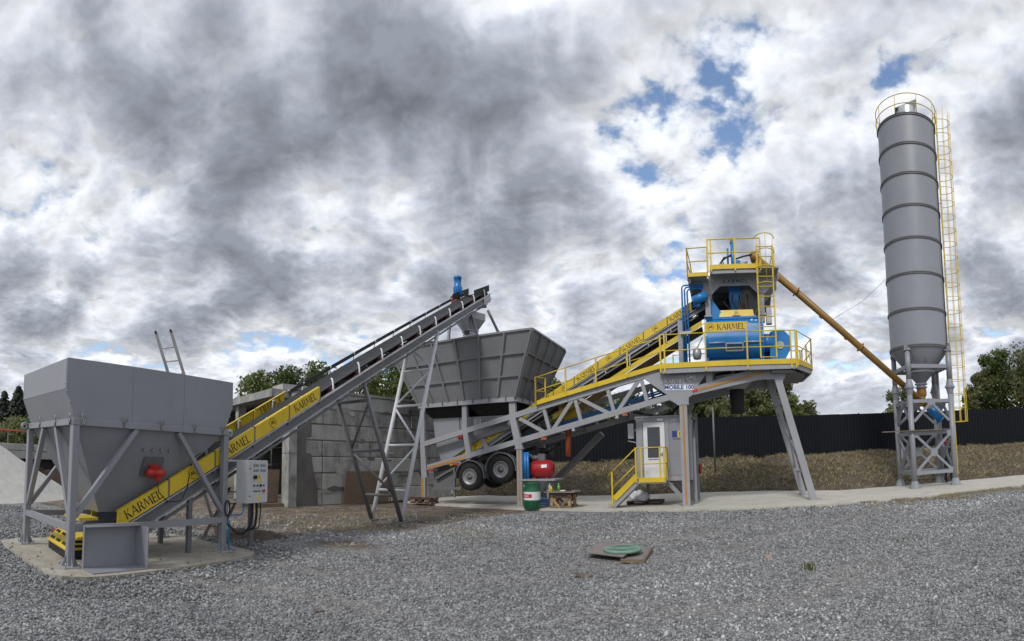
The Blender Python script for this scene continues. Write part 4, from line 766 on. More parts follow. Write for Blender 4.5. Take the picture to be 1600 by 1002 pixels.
T.part('mixer_foot', MB().box((10.84, .35, 4.585), (10.96, 2.05, 4.98)), 'blue_paint'); T.part('mixer_foot', MB().box((12.72, .35, 4.585), (12.84, 2.05, 4.98)), 'blue_paint'); T.part('mixer_foot', MB().box((11.0, .6, 4.585), (12.7, 1.8, 4.95)), 'blue_paint')
T.part('lid', MB().box((10.84, .40, 6.30), (12.86, 2.0, 6.38)), 'blue_paint')
hatch = T.part('hatch', MB().prism([(11.36, 0), (12.56, 0), (12.53, .26), (11.40, .26)], (0, .46, 6.385), UX, (0, .25, 1), -.5), 'yellow_paint')
T.part('hatch_plate', MB().prism([(11.80, .03), (12.1, .03), (12.1, .24), (11.80, .24)], (0, .448, 6.385), UX, (0, .25, 1), -.012), 'yellow_paint', hatch); T.part('emblem', emblem(MB(), (11.95, .475, 6.52), UX, (0, .25, 1), .085, (0, -1, .25)), 'ink', hatch)
T.part('hatch_slot', MB().box((11.82, .430, 6.405), (12.08, .448, 6.425)), 'ink', hatch)
for a, b in (((11.55, .25, 5.42), (11.55, .25, 5.17)), ((12.12, .25, 5.42), (12.12, .25, 5.17)), ((11.55, .25, 5.42), (12.12, .25, 5.42)), ((11.55, .25, 5.17), (12.12, .25, 5.17))): T.part('grab_frame', MB().beam(a, b, .05, .05), 'galvanised')
T.part('water_rail', MB().tube((10.98, .26, 5.46), (11.5, .26, 5.46), .03, 8), 'galvanised'); T.part('water_rail', MB().tube((12.15, .26, 5.46), (12.85, .26, 5.46), .03, 8), 'galvanised')
T.part('drive_guard', uz(MB(), [(13.12, 5.90), (13.38, 5.97), (13.62, 5.93), (13.84, 5.70), (13.86, 5.36), (13.64, 4.96), (13.30, 4.90), (13.08, 4.98)], .75, .5), 'blue_paint')
T.part('drive_motor', MB().tube((12.84, 1.0, 5.55), (13.2, 1.0, 5.55), .33, 20).tube((12.84, 1.5, 5.25), (13.35, 1.5, 5.25), .25, 16), 'blue_paint')
T.part('bearing_cap', MB().tube((13.45, .72, 5.42), (13.45, .76, 5.42), .14, 16), 'galvanised')
T.part('inlet_chute', uz(MB(), [(10.95, 7.05), (11.12, 7.05), (11.55, 6.39), (10.92, 6.39)], .5, 1.1), 'blue_paint')
T.part('mixer_stencil', MB().box((12.43, .395, 6.20), (12.50, .40, 6.27)).box((12.55, .395, 6.22), (12.66, .40, 6.245)).box((12.70, .395, 6.20), (12.77, .40, 6.27)), 'white_ink')
T.part('air_valve', MB().lathe([(.0, 4.95), (.12, 4.98), (.16, 5.15), (.13, 5.33), (.0, 5.4)], (10.55, .5, 0), 12).tube((10.55, .5, 5.35), (10.75, .6, 5.75), .02, 6).tube((10.2, .5, 5.1), (10.6, .5, 5.1), .015, 6), 'galvanised')
sb = Thing('rail_signboard', 'yellow board with black KARMEL lettering fixed on the mixer deck rail', 'sign', CH, (11.6, DW - .05, 5.7))
bo = sb.part('board', MB().box((10.86, DW - .06, 5.70), (12.24, DW - .045, 5.975)), 'yellow_paint')
sb.part('lettering', word(MB(), (11.72, DW - .0625, 5.835), UX, ZX, .20, (0, -1, 0)), 'ink', bo); sb.part('emblem', emblem(MB(), (11.06, DW - .0625, 5.835), UX, ZX, .115, (0, -1, 0)), 'ink', bo)
for a, b in (((10.4, DW - .03, 5.68), (10.86, DW - .03, 5.985)), ((10.86, DW - .03, 5.985), (12.24, DW - .03, 5.985)), ((12.24, DW - .03, 5.985), (12.62, DW - .03, 5.72))): sb.part('board_rail', MB().tube(a, b, .014, 6), 'yellow_paint')

# ------------------------------------------------------------------ weighing tower above the mixer
T = Thing('weighing_tower', 'grey weighing tower with yellow railed top platform above the blue mixer', 'tower', CH, (11.9, 1.2, 6.38))
for u0 in (10.99, 12.83):
    for w0 in (.42, 2.1): T.part('tower_post', MB().box((u0 - .09, w0 - .08, 6.15 if u0 > 12 else 6.38), (u0 + .09, w0 + .08, 7.25)), 'light_grey_paint'); T.part('post_foot', MB().box((u0 - .13, w0 - .12, 6.381), (u0 + .13, w0 + .12, 6.43)), 'light_grey_paint')
# fascias with the name cut through the steel
def fascia(outline, txt, size, uc, zc_, w, mirror):
    t = bpy.data.curves.new('t', 'FONT'); t.body = txt; t.size = size; t.align_x = 'CENTER'; t.align_y = 'CENTER'; t.space_character = 1.25
    ob = bpy.data.objects.new('t', t); col.objects.link(ob)
    for o in bpy.context.selected_objects: o.select_set(False)
    bpy.context.view_layer.objects.active = ob; ob.select_set(True); bpy.ops.object.convert(target='CURVE'); cu = ob.data
    from mathutils.geometry import interpolate_bezier
    loops = []
    for sp in cu.splines:
        pl = []; bp = sp.bezier_points
        for i in range(len(bp)):
            q, r_ = bp[i], bp[(i + 1) % len(bp)]; pl += [(v.x, v.y) for v in interpolate_bezier(q.co, q.handle_right, r_.handle_left, r_.co, 5)[:-1]]
        loops.append([p for i, p in enumerate(pl) if math.dist(p, pl[i - 1]) > 1e-4])
    cu.splines.clear()
    for pl in loops:
        sp = cu.splines.new('POLY'); sp.points.add(len(pl) - 1); sp.use_cyclic_u = True
        for p, (x, y) in zip(sp.points, pl): p.co = (uc + (-x if mirror else x), zc_ + y, 0, 1)
    sp = cu.splines.new('POLY'); sp.points.add(len(outline) - 1); sp.use_cyclic_u = True
    for p, (a, b) in zip(sp.points, outline): p.co = (a, b, 0, 1)
    cu.dimensions = '2D'; cu.fill_mode = 'BOTH'; cu.extrude = .012; cu.resolution_u = 3
    dg = bpy.context.evaluated_depsgraph_get(); me = bpy.data.meshes.new_from_object(ob.evaluated_get(dg)); mb = MB()
    mb.add([(v.co.x, w + v.co.z, v.co.y) for v in me.vertices], [tuple(p.vertices) for p in me.polygons]); bpy.data.objects.remove(ob); bpy.data.meshes.remove(me); return mb
fo = [(10.38, 7.72), (10.95, 7.14), (11.13, 7.14), (11.42, 7.42), (12.42, 7.42), (12.70, 7.14), (12.95, 7.14), (13.45, 7.62), (13.45, 7.80), (10.38, 7.80)]
T.part('fascia', fascia(fo, 'KARMEL', .20, 11.95, 7.56, .33, False), 'light_grey_paint', label='grey fascia with KARMEL cut through it')
fo2 = [(10.5, 7.0), (13.3, 7.0), (13.4, 7.8), (10.45, 7.8)]
T.part('fascia', fascia(fo2, 'KARMEL', .34, 11.95, 7.25, 2.2, False), 'dark_grey_paint')
T.part('side_fascia', MB().box((12.93, .36, 7.14), (12.95, 2.2, 7.8)), 'light_grey_paint'); T.part('side_fascia', MB().box((10.94, .36, 7.3), (10.96, 2.2, 7.8)), 'dark_grey_paint')
T.part('weigh_vessel', MB().lathe([(.42, 7.75), (.42, 7.0), (.16, 6.55), (.14, 6.4)], (12.45, 1.1, 0), 16), 'dark_grey_paint'); T.part('weigh_vessel', MB().lathe([(.30, 7.7), (.30, 7.05), (.10, 6.6), (.09, 6.4)], (11.95, .95, 0), 4, smooth=False, a0=R(45)), 'blue_paint'); T.part('cement_sleeve', MB().box((12.05, .75, 6.42), (12.22, .95, 7.4)), 'old_wood')
for k in range(4): T.part('hose', MB().path([(11.6 + .25 * k, .6, 7.2), (11.55 + .27 * k, .5, 6.9 + .05 * k), (11.8 + .2 * k, .55, 6.6), (12.0 + .15 * k, .7, 6.42)], .022, 6), 'rubber')
T.part('control_box', MB().box((12.98, .35, 6.1), (13.16, .6, 6.65)), 'cabinet_grey')
T.part('dark_tank', MB().tube((11.2, 1.5, 7.15), (11.9, 1.5, 7.15), .22, 14), 'rubber')
# platforms
T.part('platform_floor', MB().box((10.36, -.20, 7.60), (11.04, 2.55, 7.66)), 'light_grey_paint'); T.part('platform_floor', MB().box((11.10, -.24, 7.80), (13.4, 2.55, 7.86)), 'light_grey_paint')
T.part('platform_beam', MB().box((11.12, -.23, 7.66), (12.80, -.17, 7.80)), 'light_grey_paint'); T.part('platform_bracket', MB().box((10.40, -.1, 7.45), (10.46, .33, 7.60)), 'light_grey_paint'); T.part('platform_bracket', uz(MB(), [(12.95, 7.0), (13.45, 7.5), (13.45, 7.8), (12.95, 7.8)], 1.0, .05), 'light_grey_paint')
T.part('toe_board', MB().box((10.38, -.235, 7.60), (11.05, -.21, 7.73)), 'yellow_paint'); T.part('toe_board', MB().box((11.10, -.275, 7.79), (12.80, -.25, 7.945)), 'yellow_paint'); T.part('toe_board', MB().box((10.34, -.2, 7.66), (10.36, 2.5, 7.78)), 'yellow_paint')
rails(T, [(10.36, -.18, 7.5), (11.03, -.2, 7.5)], 1.1, (1.08, .62)); rails(T, [(10.36, -.18, 7.5), (10.40, 1.2, 7.5), (10.40, 2.5, 7.5)], 1.1, (1.08, .62)); rails(T, [(10.42, 2.5, 7.5), (11.05, 2.5, 7.5)], 1.0, (.9, .5))
rails(T, [(11.05, -.26, 7.72), (11.16, -.26, 7.72), (11.95, -.27, 7.72), (12.79, -.27, 7.72)], 1.1, (1.08, .62)); rails(T, [(11.1, 2.5, 7.8), (12.2, 2.5, 7.8), (13.35, 2.5, 7.8)], 1.05, (1.03, .55)); rails(T, [(13.35, .6, 7.8), (13.38, 2.5, 7.8)], 1.05, (1.03, .55))
# filter and fittings on the top platform
T.part('blue_column', MB().tube((11.92, .5, 7.86), (11.92, .5, 9.0), .075, 12).tube((11.74, .5, 8.1), (11.74, .5, 8.8), .035, 8).tube((12.08, .5, 7.86), (12.08, .5, 8.35), .09, 10), 'blue_paint'); T.part('column_cap', MB().box((11.83, .43, 8.98), (12.0, .57, 9.08)), 'dark_grey_paint')
T.part('filter_box', MB().box((12.0, .8, 7.86), (12.45, 1.3, 8.45)), 'galvanised'); T.part('elbow_duct', MB().path([(12.30 + .26 * math.cos(R(a)), .45, 7.88 + .24 * math.sin(R(a))) for a in range(180, -1, -18)], .085, 12), 'galvanised')
for k in range(3): T.part('hose', MB().path([(11.55 + .06 * k, .3, 7.9), (11.45 + .05 * k, .35, 8.2 + .05 * k), (11.6 + .05 * k, .4, 8.45), (11.85, .45, 8.5 + .03 * k)], .02, 6), 'rubber')
T.part('hose', MB().path([(12.0, .5, 8.42), (12.3, .6, 8.55), (12.65, .75, 8.68), (12.78, .8, 8.66)], .03, 6), 'rubber')
for k in range(3): T.part('blue_pipe', MB().path([(10.12 + .09 * k, .28, 4.8), (10.12 + .09 * k, .28, 7.42 - .07 * k), (10.17 + .09 * k, .28, 7.49 - .07 * k), (10.25 + .09 * k, .28, 7.5 - .07 * k), (10.85, .3, 7.5 - .07 * k)], .03, 8), 'blue_paint')
T.part('pipe_clamp', MB().box((10.02, .22, 5.82), (10.42, .34, 5.9)), 'galvanised')
# ladder
L0, L1, LW = 12.66, 13.18, -.34
lad = T.part('ladder', MB().box((L0 - .022, LW - .022, 4.78), (L0 + .022, LW + .022, 8.52)).box((L1 - .022, LW - .022, 4.78), (L1 + .022, LW + .022, 8.52)), 'yellow_paint')
for z0 in np.arange(4.8, 8.55, .335): T.part('rung', MB().tube((L0, LW, z0), (L1, LW, z0), .016, 6), 'yellow_paint', lad)
for z0 in (7.15, 7.7, 8.25, 8.75): T.part('cage_hoop', MB().path([(12.92 + .33 * math.cos(R(a)), LW - .55 * math.sin(R(a)) * .8, z0) for a in range(0, 181, 20)], .014, 6), 'yellow_paint', lad)
for a in (40, 90, 140): T.part('cage_bar', MB().tube((12.92 + .33 * math.cos(R(a)), LW - .44 * math.sin(R(a)), 7.15), (12.92 + .33 * math.cos(R(a)), LW - .44 * math.sin(R(a)), 8.75), .011, 6), 'yellow_paint', lad)

# ------------------------------------------------------------------ control cabin, its stairs, compressor
T = Thing('control_cabin', 'grey control cabin with white glazed door under the truss', 'cabin', CH, (9.3, 1.4, .85))
c0, c1, d0, d1, z0, z1 = 8.33, 10.25, .60, 2.3, .86, 3.05
T.part('wall', MB().box((c0 + .02, d0 + .03, z0 + .05), (c1 - .02, d1, z1 - .05)), 'grey_paint')
for u0, u1 in ((c0, c0 + .22), (9.34, 9.46), (c1 - .12, c1)): T.part('frame_post', MB().box((u0, d0, z0), (u1, d0 + .1, z1)), 'light_grey_paint')
T.part('frame_beam', MB().box((c0 + .22, d0 + .002, z1 - .17), (9.34, d0 + .1, z1 - .002)), 'light_grey_paint'); T.part('frame_beam', MB().box((9.46, d0 + .002, z1 - .17), (c1 - .12, d0 + .1, z1 - .002)), 'light_grey_paint'); T.part('frame_beam', MB().box((9.46, d0 + .002, z0), (c1 - .12, d0 + .1, z0 + .16)), 'light_grey_paint'); T.part('floor_beam', MB().box((c0, d0 + .1, z0 - .06), (c1, d1, z0 + .05)), 'dark_grey_paint'); T.part('roof', MB().box((c0 - .03, d0 - .03, z1), (c1 + .03, d1 + .03, z1 + .05)), 'light_grey_paint')
dr = T.part('door', MB().box((8.58, d0 - .0, .97), (8.72, d0 + .05, 2.88)).box((9.16, d0 - .0, .97), (9.32, d0 + .05, 2.88)).box((8.72, d0 + .001, 2.72), (9.16, d0 + .05, 2.88)).box((8.72, d0 + .001, .97), (9.16, d0 + .05, 1.66)), 'white_paint')
T.part('glass', MB().box((8.72, d0 + .02, 1.66), (9.16, d0 + .03, 2.72)), 'glass', dr); T.part('handle', MB().box((9.22, d0 - .04, 1.72), (9.25, d0, 1.85)).box((9.14, d0 - .045, 1.77), (9.25, d0 - .02, 1.80)), 'steel', dr); T.part('door_rail', MB().box((8.74, d0 - .012, 1.60), (9.14, d0 + .0, 1.63)), 'steel', dr)
T.part('lamp', MB().box((9.08, d0 - .05, 2.93), (9.28, d0 + .0, 3.0)), 'white_paint')
lp = T.part('wall_panel', MB().box((9.47, d0 + .015, 1.03), (c1 - .13, d0 + .03, 2.87)), 'grey_paint')
T.part('sign', MB().box((9.58, d0 + .006, 2.34), (9.75, d0 + .014, 2.56)), 'blue_ink', lp); T.part('sign', MB().box((9.77, d0 + .006, 2.34), (9.94, d0 + .014, 2.56)), 'plastic_yellow', lp); [T.part('sign_mark', MB().box((x_, d0 + .002, 2.38), (x_ + .02, d0 + .0055, 2.52)), 'ink', lp) for x_ in (9.655, 9.83)]; T.part('sign_text', MB().box((9.60, d0 + .008, 2.27), (9.92, d0 + .014, 2.29)), 'ink', lp)
T.part('junction_box', MB().box((8.02, .72, 2.36), (8.22, .9, 2.88)), 'cabinet_grey'); T.part('box_bracket', MB().beam((8.0, .8, 2.28), (8.34, .7, 2.2), .03, .03), 'galvanised'); T.part('box_bracket', MB().beam((8.2, .8, 2.6), (8.34, .75, 2.7), .04, .04), 'galvanised')
T.part('bracket_brace', MB().beam((9.35, .66, .82), (9.98, .25, .22), .09, .1), 'light_grey_paint'); T.part('bracket_brace', MB().beam((9.35, 2.2, .82), (9.98, 2.3, .22), .09, .1), 'light_grey_paint'); T.part('cabin_prop', MB().box((8.4, 2.1, .04), (8.5, 2.2, .85)), 'dark_grey_paint')
T.part('rear_frame', MB().box((10.27, 2.5, .04), (10.37, 2.6, 3.3)).box((10.27, .9, .04), (10.35, .98, 2.3)).beam((10.3, .95, 2.3), (10.32, 2.55, 3.0), .06, .06).beam((10.3, .95, .5), (10.32, 2.55, 2.1), .06, .06), 'light_grey_paint'); T.part('fire_extinguisher', MB().tube((10.42, 2.5, 1.0), (10.42, 2.5, 1.35), .06, 10), 'red_paint')
T.part('cable_tray', MB().path([(8.2, .9, 3.3), (9.0, .8, 3.12), (9.6, .8, 3.2), (9.9, .75, 3.5)], .05, 8), 'rubber')
T = Thing('cabin_stairs', 'yellow railed grey steel stairs and landing at the cabin door', 'stairs', CH, (8.3, .3, .04))
for w0 in (-.12, .5): T.part('stringer', uz(MB(), [(7.40, .04), (7.66, .04), (8.48, .80), (8.48, .98), (8.40, .98)], w0, .05), 'light_grey_paint')
for k in range(4): T.part('tread', MB().box((7.58 + .21 * k, -.07, .18 + .195 * k), (7.82 + .21 * k, .5, .215 + .195 * k)), 'grey_paint')
T.part('landing', MB().box((8.46, -.16, .82), (9.40, .59, .90)), 'light_grey_paint'); T.part('kick_plate', MB().beam((7.66, -.15, .34), (8.44, -.15, 1.08), .02, .18), 'yellow_paint'); T.part('kick_plate', MB().box((8.52, -.19, .86), (9.36, -.165, 1.02)), 'yellow_paint')
for u0, za, zb_ in ((7.60, .10, 1.22), (8.42, .86, 2.02), (8.60, .86, 2.02), (9.22, .86, 2.02), (9.36, .86, 2.02)): T.part('railing_post', MB().box((u0 - .025, -.17, za), (u0 + .025, -.12, zb_)), 'yellow_paint')
T.part('railing_post', MB().box((9.34, .5, .86), (9.39, .55, 2.02)), 'yellow_paint')
for a, b in (((7.46, 1.10), (8.42, 2.0)), ((7.62, .72), (8.42, 1.45)), ((8.42, 2.0), (9.38, 2.0)), ((8.6, 1.47), (9.38, 1.47))): T.part('handrail', MB().tube((a[0], -.145, a[1]), (b[0], -.145, b[1]), .02, 6), 'yellow_paint')
for z0 in (2.0, 1.47): T.part('handrail', MB().tube((9.37, -.145, z0), (9.37, .53, z0), .02, 6), 'yellow_paint')
T = Thing('air_compressor', 'red air compressor tank on the grey shelf beside the blue cylinders', 'compressor', CH, (4.8, .55, 1.02))
T.part('tank', MB().lathe([(0, -.46), (.14, -.45), (.25, -.40), (.31, -.30), (.325, -.2), (.325, .2), (.31, .30), (.25, .40), (.14, .45), (0, .46)], (4.86, .55, 1.37), 24, UX), 'red_paint')
T.part('tank_label', MB().flat([(4.95, .55 - .318, 1.52), (5.16, .55 - .31, 1.53), (5.16, .55 - .335, 1.42), (4.95, .55 - .335, 1.41)]), 'white_ink')
T.part('pump', MB().box((4.75, .45, 1.68), (5.0, .65, 1.92)).tube((4.5, .55, 1.78), (4.75, .55, 1.78), .1, 12), 'dark_grey_paint'); [T.part('tank_foot', MB().box((x_, .4, 1.02), (x_ + .06, .7, 1.1)), 'red_paint') for x_ in (4.6, 5.06)]
# ================================================================== feed hopper on the left (frame HF)
T = Thing('feed_hopper', 'grey steel loading hopper on four braced legs with a red vibrator motor', 'hopper', HF, (HL / 2, HW / 2, .03))
cn = [(0, 0), (HL, 0), (HL, HW), (0, HW)]
for x, y in cn:
    p = T.part('post', MB().box((x - .055, y - .055, .05), (x + .055, y + .055, 2.10)), 'grey_paint'); bevel(p, .006, 1)
    T.part('base_plate', MB().box((x - .14, y - .14, .034), (x + .14, y + .14, .056)), 'galvanised', p)
    for dx, dy in ((.09, 0), (-.09, 0), (0, .09), (0, -.09)): T.part('foot_gusset', MB().plate([(x + dx * .6, y + dy * .6, .05), (x + dx * 1.5, y + dy * 1.5, .05), (x + dx * .6, y + dy * .6, .22)], .008), 'grey_paint', p)
    for dx, dy in ((.11, .11), (-.11, .11), (.11, -.11), (-.11, -.11)): T.part('anchor_bolt', MB().tube((x + dx, y + dy, .05), (x + dx, y + dy, .11), .010, 6), 'steel', p)
for i in range(4):
    a, b = A3((*cn[i], 0.)), A3((*cn[(i + 1) % 4], 0.)); d = b - a; l = np.linalg.norm(d); d = d / l
    bt = T.part('top_beam', MB().beam(a - d * .06 + A3((0, 0, 2.152)), b + d * .06 + A3((0, 0, 2.152)), .12 if i % 2 else .116, .10 if i % 2 else .104), 'grey_paint'); bevel(bt, .006, 1)
    if i != 1: T.part('base_beam', MB().beam(a + d * .056 + A3((0, 0, .59)), b - d * .056 + A3((0, 0, .59)), .09, .10), 'grey_paint')
    f = .36
    T.part('brace', MB().beam(a + d * l * f + A3((0, 0, 2.10)), a + d * .05 + A3((0, 0, .76)), .075, .085, np.cross(d, ZX)), 'grey_paint'); T.part('brace', MB().beam(b - d * l * f + A3((0, 0, 2.10)), b - d * .05 + A3((0, 0, .76)), .075, .085, np.cross(d, ZX)), 'grey_paint')
tp_ = [(.03, .03, 2.10), (HL - .03, .03, 2.10), (HL - .03, HW - .03, 2.10), (.03, HW - .03, 2.10)]; bt_ = [(.78, .62, .74), (1.52, .62, .74), (1.52, 1.28, .74), (.78, 1.28, .74)]
for i in range(4): T.part('cone_panel', MB().plate([bt_[i], bt_[(i + 1) % 4], tp_[(i + 1) % 4], tp_[i]], -.012), 'grey_paint')
FL = .17
def end(x, s): return [(x, 2.204), (x + s * FL, 2.63), (x + s * FL, 3.09)]
for y, s in ((0., -1), (HW, 1)):
    cuts = [(-FL, 0), (.98, .98), (2.0, 2.0), (HL + FL, HL)]
    for k in range(3):
        (ta, ba), (tb, bb) = cuts[k], cuts[k + 1]; g = .003
        poly = [(ba + (g if k else 0), 2.204), (bb - (g if k < 2 else 0), 2.204)] + ([(tb, 2.63)] if k == 2 else []) + [(tb - (g if k < 2 else 0), 3.09), (ta + (g if k else 0), 3.09)] + ([(ta, 2.63)] if k == 0 else [])
        T.part('upper_panel', MB().prism(poly, (0, y - s * .0, 0), UX, ZX, .012 if s < 0 else -.012), 'grey_paint')
for x, s in ((0., -1), (HL, 1)):
    e = [(x, 2.204), (x + s * FL, 2.63), (x + s * FL, 3.085)]
    T.part('end_panel', MB().plate([(e[0][0], .013, e[0][1]), (e[0][0], HW - .013, e[0][1]), (e[1][0], HW - .013, e[1][1]), (e[1][0], .013, e[1][1])], .01), 'grey_paint')
    T.part('end_panel', MB().plate([(e[1][0], .013, e[1][1] + .004), (e[1][0], HW - .013, e[1][1] + .004), (e[2][0], HW - .013, e[2][1]), (e[2][0], .013, e[2][1])], .01), 'grey_paint')
    for zz in (2.72, 2.45, 2.60):
        T.part('panel_bolt', MB().tube((x + s * (FL if zz > 2.63 else FL * (zz - 2.2) / .43), -.02, zz), (x + s * (FL if zz > 2.63 else FL * (zz - 2.2) / .43), .02, zz), .012, 6), 'steel')
def latch(x, y, ox, oy):
    m = MB(); m.path([(x + ox * .07 + (-oy) * .03 * math.cos(R(a)), y + oy * .07 + ox * .03 * math.cos(R(a)), 2.20 + .085 * math.sin(R(a))) for a in range(0, 361, 30)], .008, 5); m.beam((x + ox * .065, y + oy * .065, 2.12), (x + ox * .065, y + oy * .065, 2.26), .02, .02, (ox, oy, 0)); T.part('latch', m, 'steel')
for x in (.10, .82, 1.52, 2.22, 2.86): latch(x, -.005, 0, -1)
for y in (.06, .62, 1.30): latch(-.005, y, -1, 0)
for x, y, s in ((-.06, HW + .0, -1), (HL + .06, .0, 1)): T.part('lifting_eye', MB().lathe([(.03, -.012), (.075, -.012), (.075, .012), (.03, .012), (.03, -.012)], (x + s * .06, y, 2.15), 18, WX), 'galvanised')
fn_ = A3((0, -(2.10 - .74), -(.62 - .03))); fn_ /= np.linalg.norm(fn_); fup = A3((0, -(.62 - .03), 2.10 - .74)); fup /= np.linalg.norm(fup)
def onface(u, z): return A3((u, .03 + (2.10 - z) / (2.10 - .74) * (.62 - .03), z))
mp = T.part('mounting_plate', MB().obox(onface(1.57, 1.52) + fn_ * .02, (UX, fup, fn_), (.20, .17, .012)), 'dark_grey_paint')
vm = T.part('vibrator_motor', MB().lathe([(0, -.18), (.05, -.175), (.07, -.15), (.076, -.06), (.064, -.05), (.064, .05), (.076, .06), (.07, .15), (.05, .175), (0, .18)], onface(1.60, 1.46) + fn_ * .12, 16, UX), 'vibrator_red', label='bright red vibrator motor on the sloping hopper side')
T.part('terminal_box', MB().obox(onface(1.62, 1.40) + fn_ * .19, (UX, fup, fn_), (.045, .04, .03)), 'vibrator_red', vm); T.part('motor_foot', MB().obox(onface(1.58, 1.48) + fn_ * .06, (UX, fup, fn_), (.09, .09, .04)), 'vibrator_red', vm)
for k in range(4): T.part('stud', MB().tube(onface(1.33 + .17 * k, 1.80), onface(1.33 + .17 * k, 1.80) + fn_ * .05, .026, 8), 'grey_paint')
c_ = onface(1.62, 1.36) + fn_ * .2
T.part('cable', MB().path([c_, c_ + A3((.02, -.02, -.18)), c_ + A3((.16, -.1, -.34)), c_ + A3((.42, -.12, -.33)), c_ + A3((.62, -.02, -.12)), c_ + A3((.70, .0, .25)), c_ + A3((.82, .02, .42)), c_ + A3((1.0, .0, .55))], .009, 6), 'rubber')
og = T.part('outlet_gate', MB().box((.45, .66, .60), (.80, 1.24, .645)), 'yellow_paint'); T.part('gate_post', MB().box((.45, .95, .40), (.50, 1.0, .95)), 'yellow_paint', og)

T = Thing('open_steel_box', 'open grey sheet steel box standing on the slab against the front hopper leg', 'steel box', HF, (.6, -.35, .034))
bx0, bx1, by0, by1 = .12, 1.02, -.52, -.16
T.part('back_panel', MB().box((bx0, by1 - .012, .05), (bx1, by1, .64)), 'grey_paint'); T.part('side_panel', MB().box((bx1 - .012, by0, .05), (bx1, by1 - .013, .64)), 'grey_paint'); T.part('floor_panel', MB().box((bx0, by0, .036), (bx1, by1, .049)), 'grey_paint'); T.part('top_panel', MB().box((bx0, by1 - .16, .641), (bx1, by1, .653)), 'grey_paint'); T.part('side_panel', MB().box((bx0, by1 - .05, .05), (bx0 + .012, by1 - .013, .64)), 'grey_paint')

# ------------------------------------------------------------------ loading conveyor
T = Thing('loading_conveyor', 'long inclined belt conveyor with yellow lettered covers rising from the feed hopper', 'conveyor', CV, (7.0, 0, .05))
zf1 = lambda u: .13 + .5425 * u
conveyor(T, zf1, .0, 14.75, 0., .5, [.17, 1.13, 2.08, 3.0, 3.92, 4.86], (.27, .55), idler=.98, belt_z=(.37, .25), sh=.24, web='dark_grey_paint')
for sd in (-1, 1):
    T.part('head_skirt', MB().add([(13.3, sd * .46, zf1(13.3) + .46), (14.75, sd * .46, zf1(14.75) + .34), (14.75, sd * .46, zf1(14.75) + .60), (13.3, sd * .46, zf1(13.3) + .70), (13.3, sd * .44, zf1(13.3) + .46), (14.75, sd * .44, zf1(14.75) + .34), (14.75, sd * .44, zf1(14.75) + .60), (13.3, sd * .44, zf1(13.3) + .70)], [(0, 1, 2, 3), (7, 6, 5, 4), (0, 4, 5, 1), (1, 5, 6, 2), (2, 6, 7, 3), (3, 7, 4, 0)]), 'rubber')
    if sd > 0: T.part('skirt_board', MB().beam((4.95, sd * .46, zf1(4.95) + .50), (13.25, sd * .46, zf1(13.25) + .50), .02, .09), 'belt_rubber')
T.part('scraper', MB().box((14.45, -.42, zf1(14.5) - .25), (14.55, .42, zf1(14.5) + .02)), 'rubber'); T.part('head_cheek', MB().obox((14.35, -.53, zf1(14.35) + .06), ((.88, 0, .475), WX, (-.475, 0, .88)), (.34, .01, .13)), 'galvanised')
mo = T.part('gear_motor', MB().lathe([(0, 8.15), (.10, 8.15), (.11, 8.21), (.155, 8.23), (.155, 8.59), (.145, 8.61), (.145, 8.86), (.165, 8.87), (.165, 8.94), (.13, 8.97), (0, 8.98)], (13.95, .55, 0), 20), 'blue_paint', label='blue gear motor standing upright at the conveyor head'); T.part('gearbox', MB().box((13.78, .5, 7.62), (14.1, .78, 8.17)), 'idler_red', mo)
for k in range(10): T.part('cooling_fin', MB().obox((13.95 + .16 * math.cos(R(36 * k)), .55 + .16 * math.sin(R(36 * k)), 8.39), ((math.cos(R(36 * k)), math.sin(R(36 * k)), 0), (-math.sin(R(36 * k)), math.cos(R(36 * k)), 0), ZX), (.014, .006, .15)), 'blue_paint', mo)
# V-shaped trestle
def trestle(top_u, mat, levels, diag, nm):
    near = [A3((top_u, -.5, zf1(top_u) + .02)), A3((8.24, -.5, .04))]; far = [A3((top_u, .5, zf1(top_u) + .02)), A3((8.24, .5, .04))]
    P = lambda s, t: (near if s < 0 else far)[0] * (1 - t) + (near if s < 0 else far)[1] * t
    for s_ in (-1, 1): T.part('trestle_leg', MB().tube(P(s_, 0), P(s_, 1), .06, 10), mat, label=nm)
    for t in levels: T.part('trestle_rung', MB().tube(P(-1, t), P(1, t), .04, 8), mat)
    for (s0, t0), (s1, t1) in diag: T.part('trestle_diagonal', MB().tube(P(s0, t0), P(s1, t1), .034, 8), mat)
trestle(6.5, 'dark_grey_paint', (.13, .47, .80), (((-1, .14), (1, .46)), ((1, .48), (-1, .79))), 'dark grey tubular trestle leg')
trestle(10.36, 'zinc_light', (.06, .22, .42, .63, .855), (((1, .07), (-1, .21)), ((-1, .23), (1, .41)), ((1, .43), (-1, .62)), ((-1, .64), (1, .845))), 'light grey tubular trestle leg')
for s_ in (-.5, .5): T.part('trestle_foot', MB().box((8.05, s_ - .13, -.02), (8.42, s_ + .13, .05)), 'dark_grey_paint')
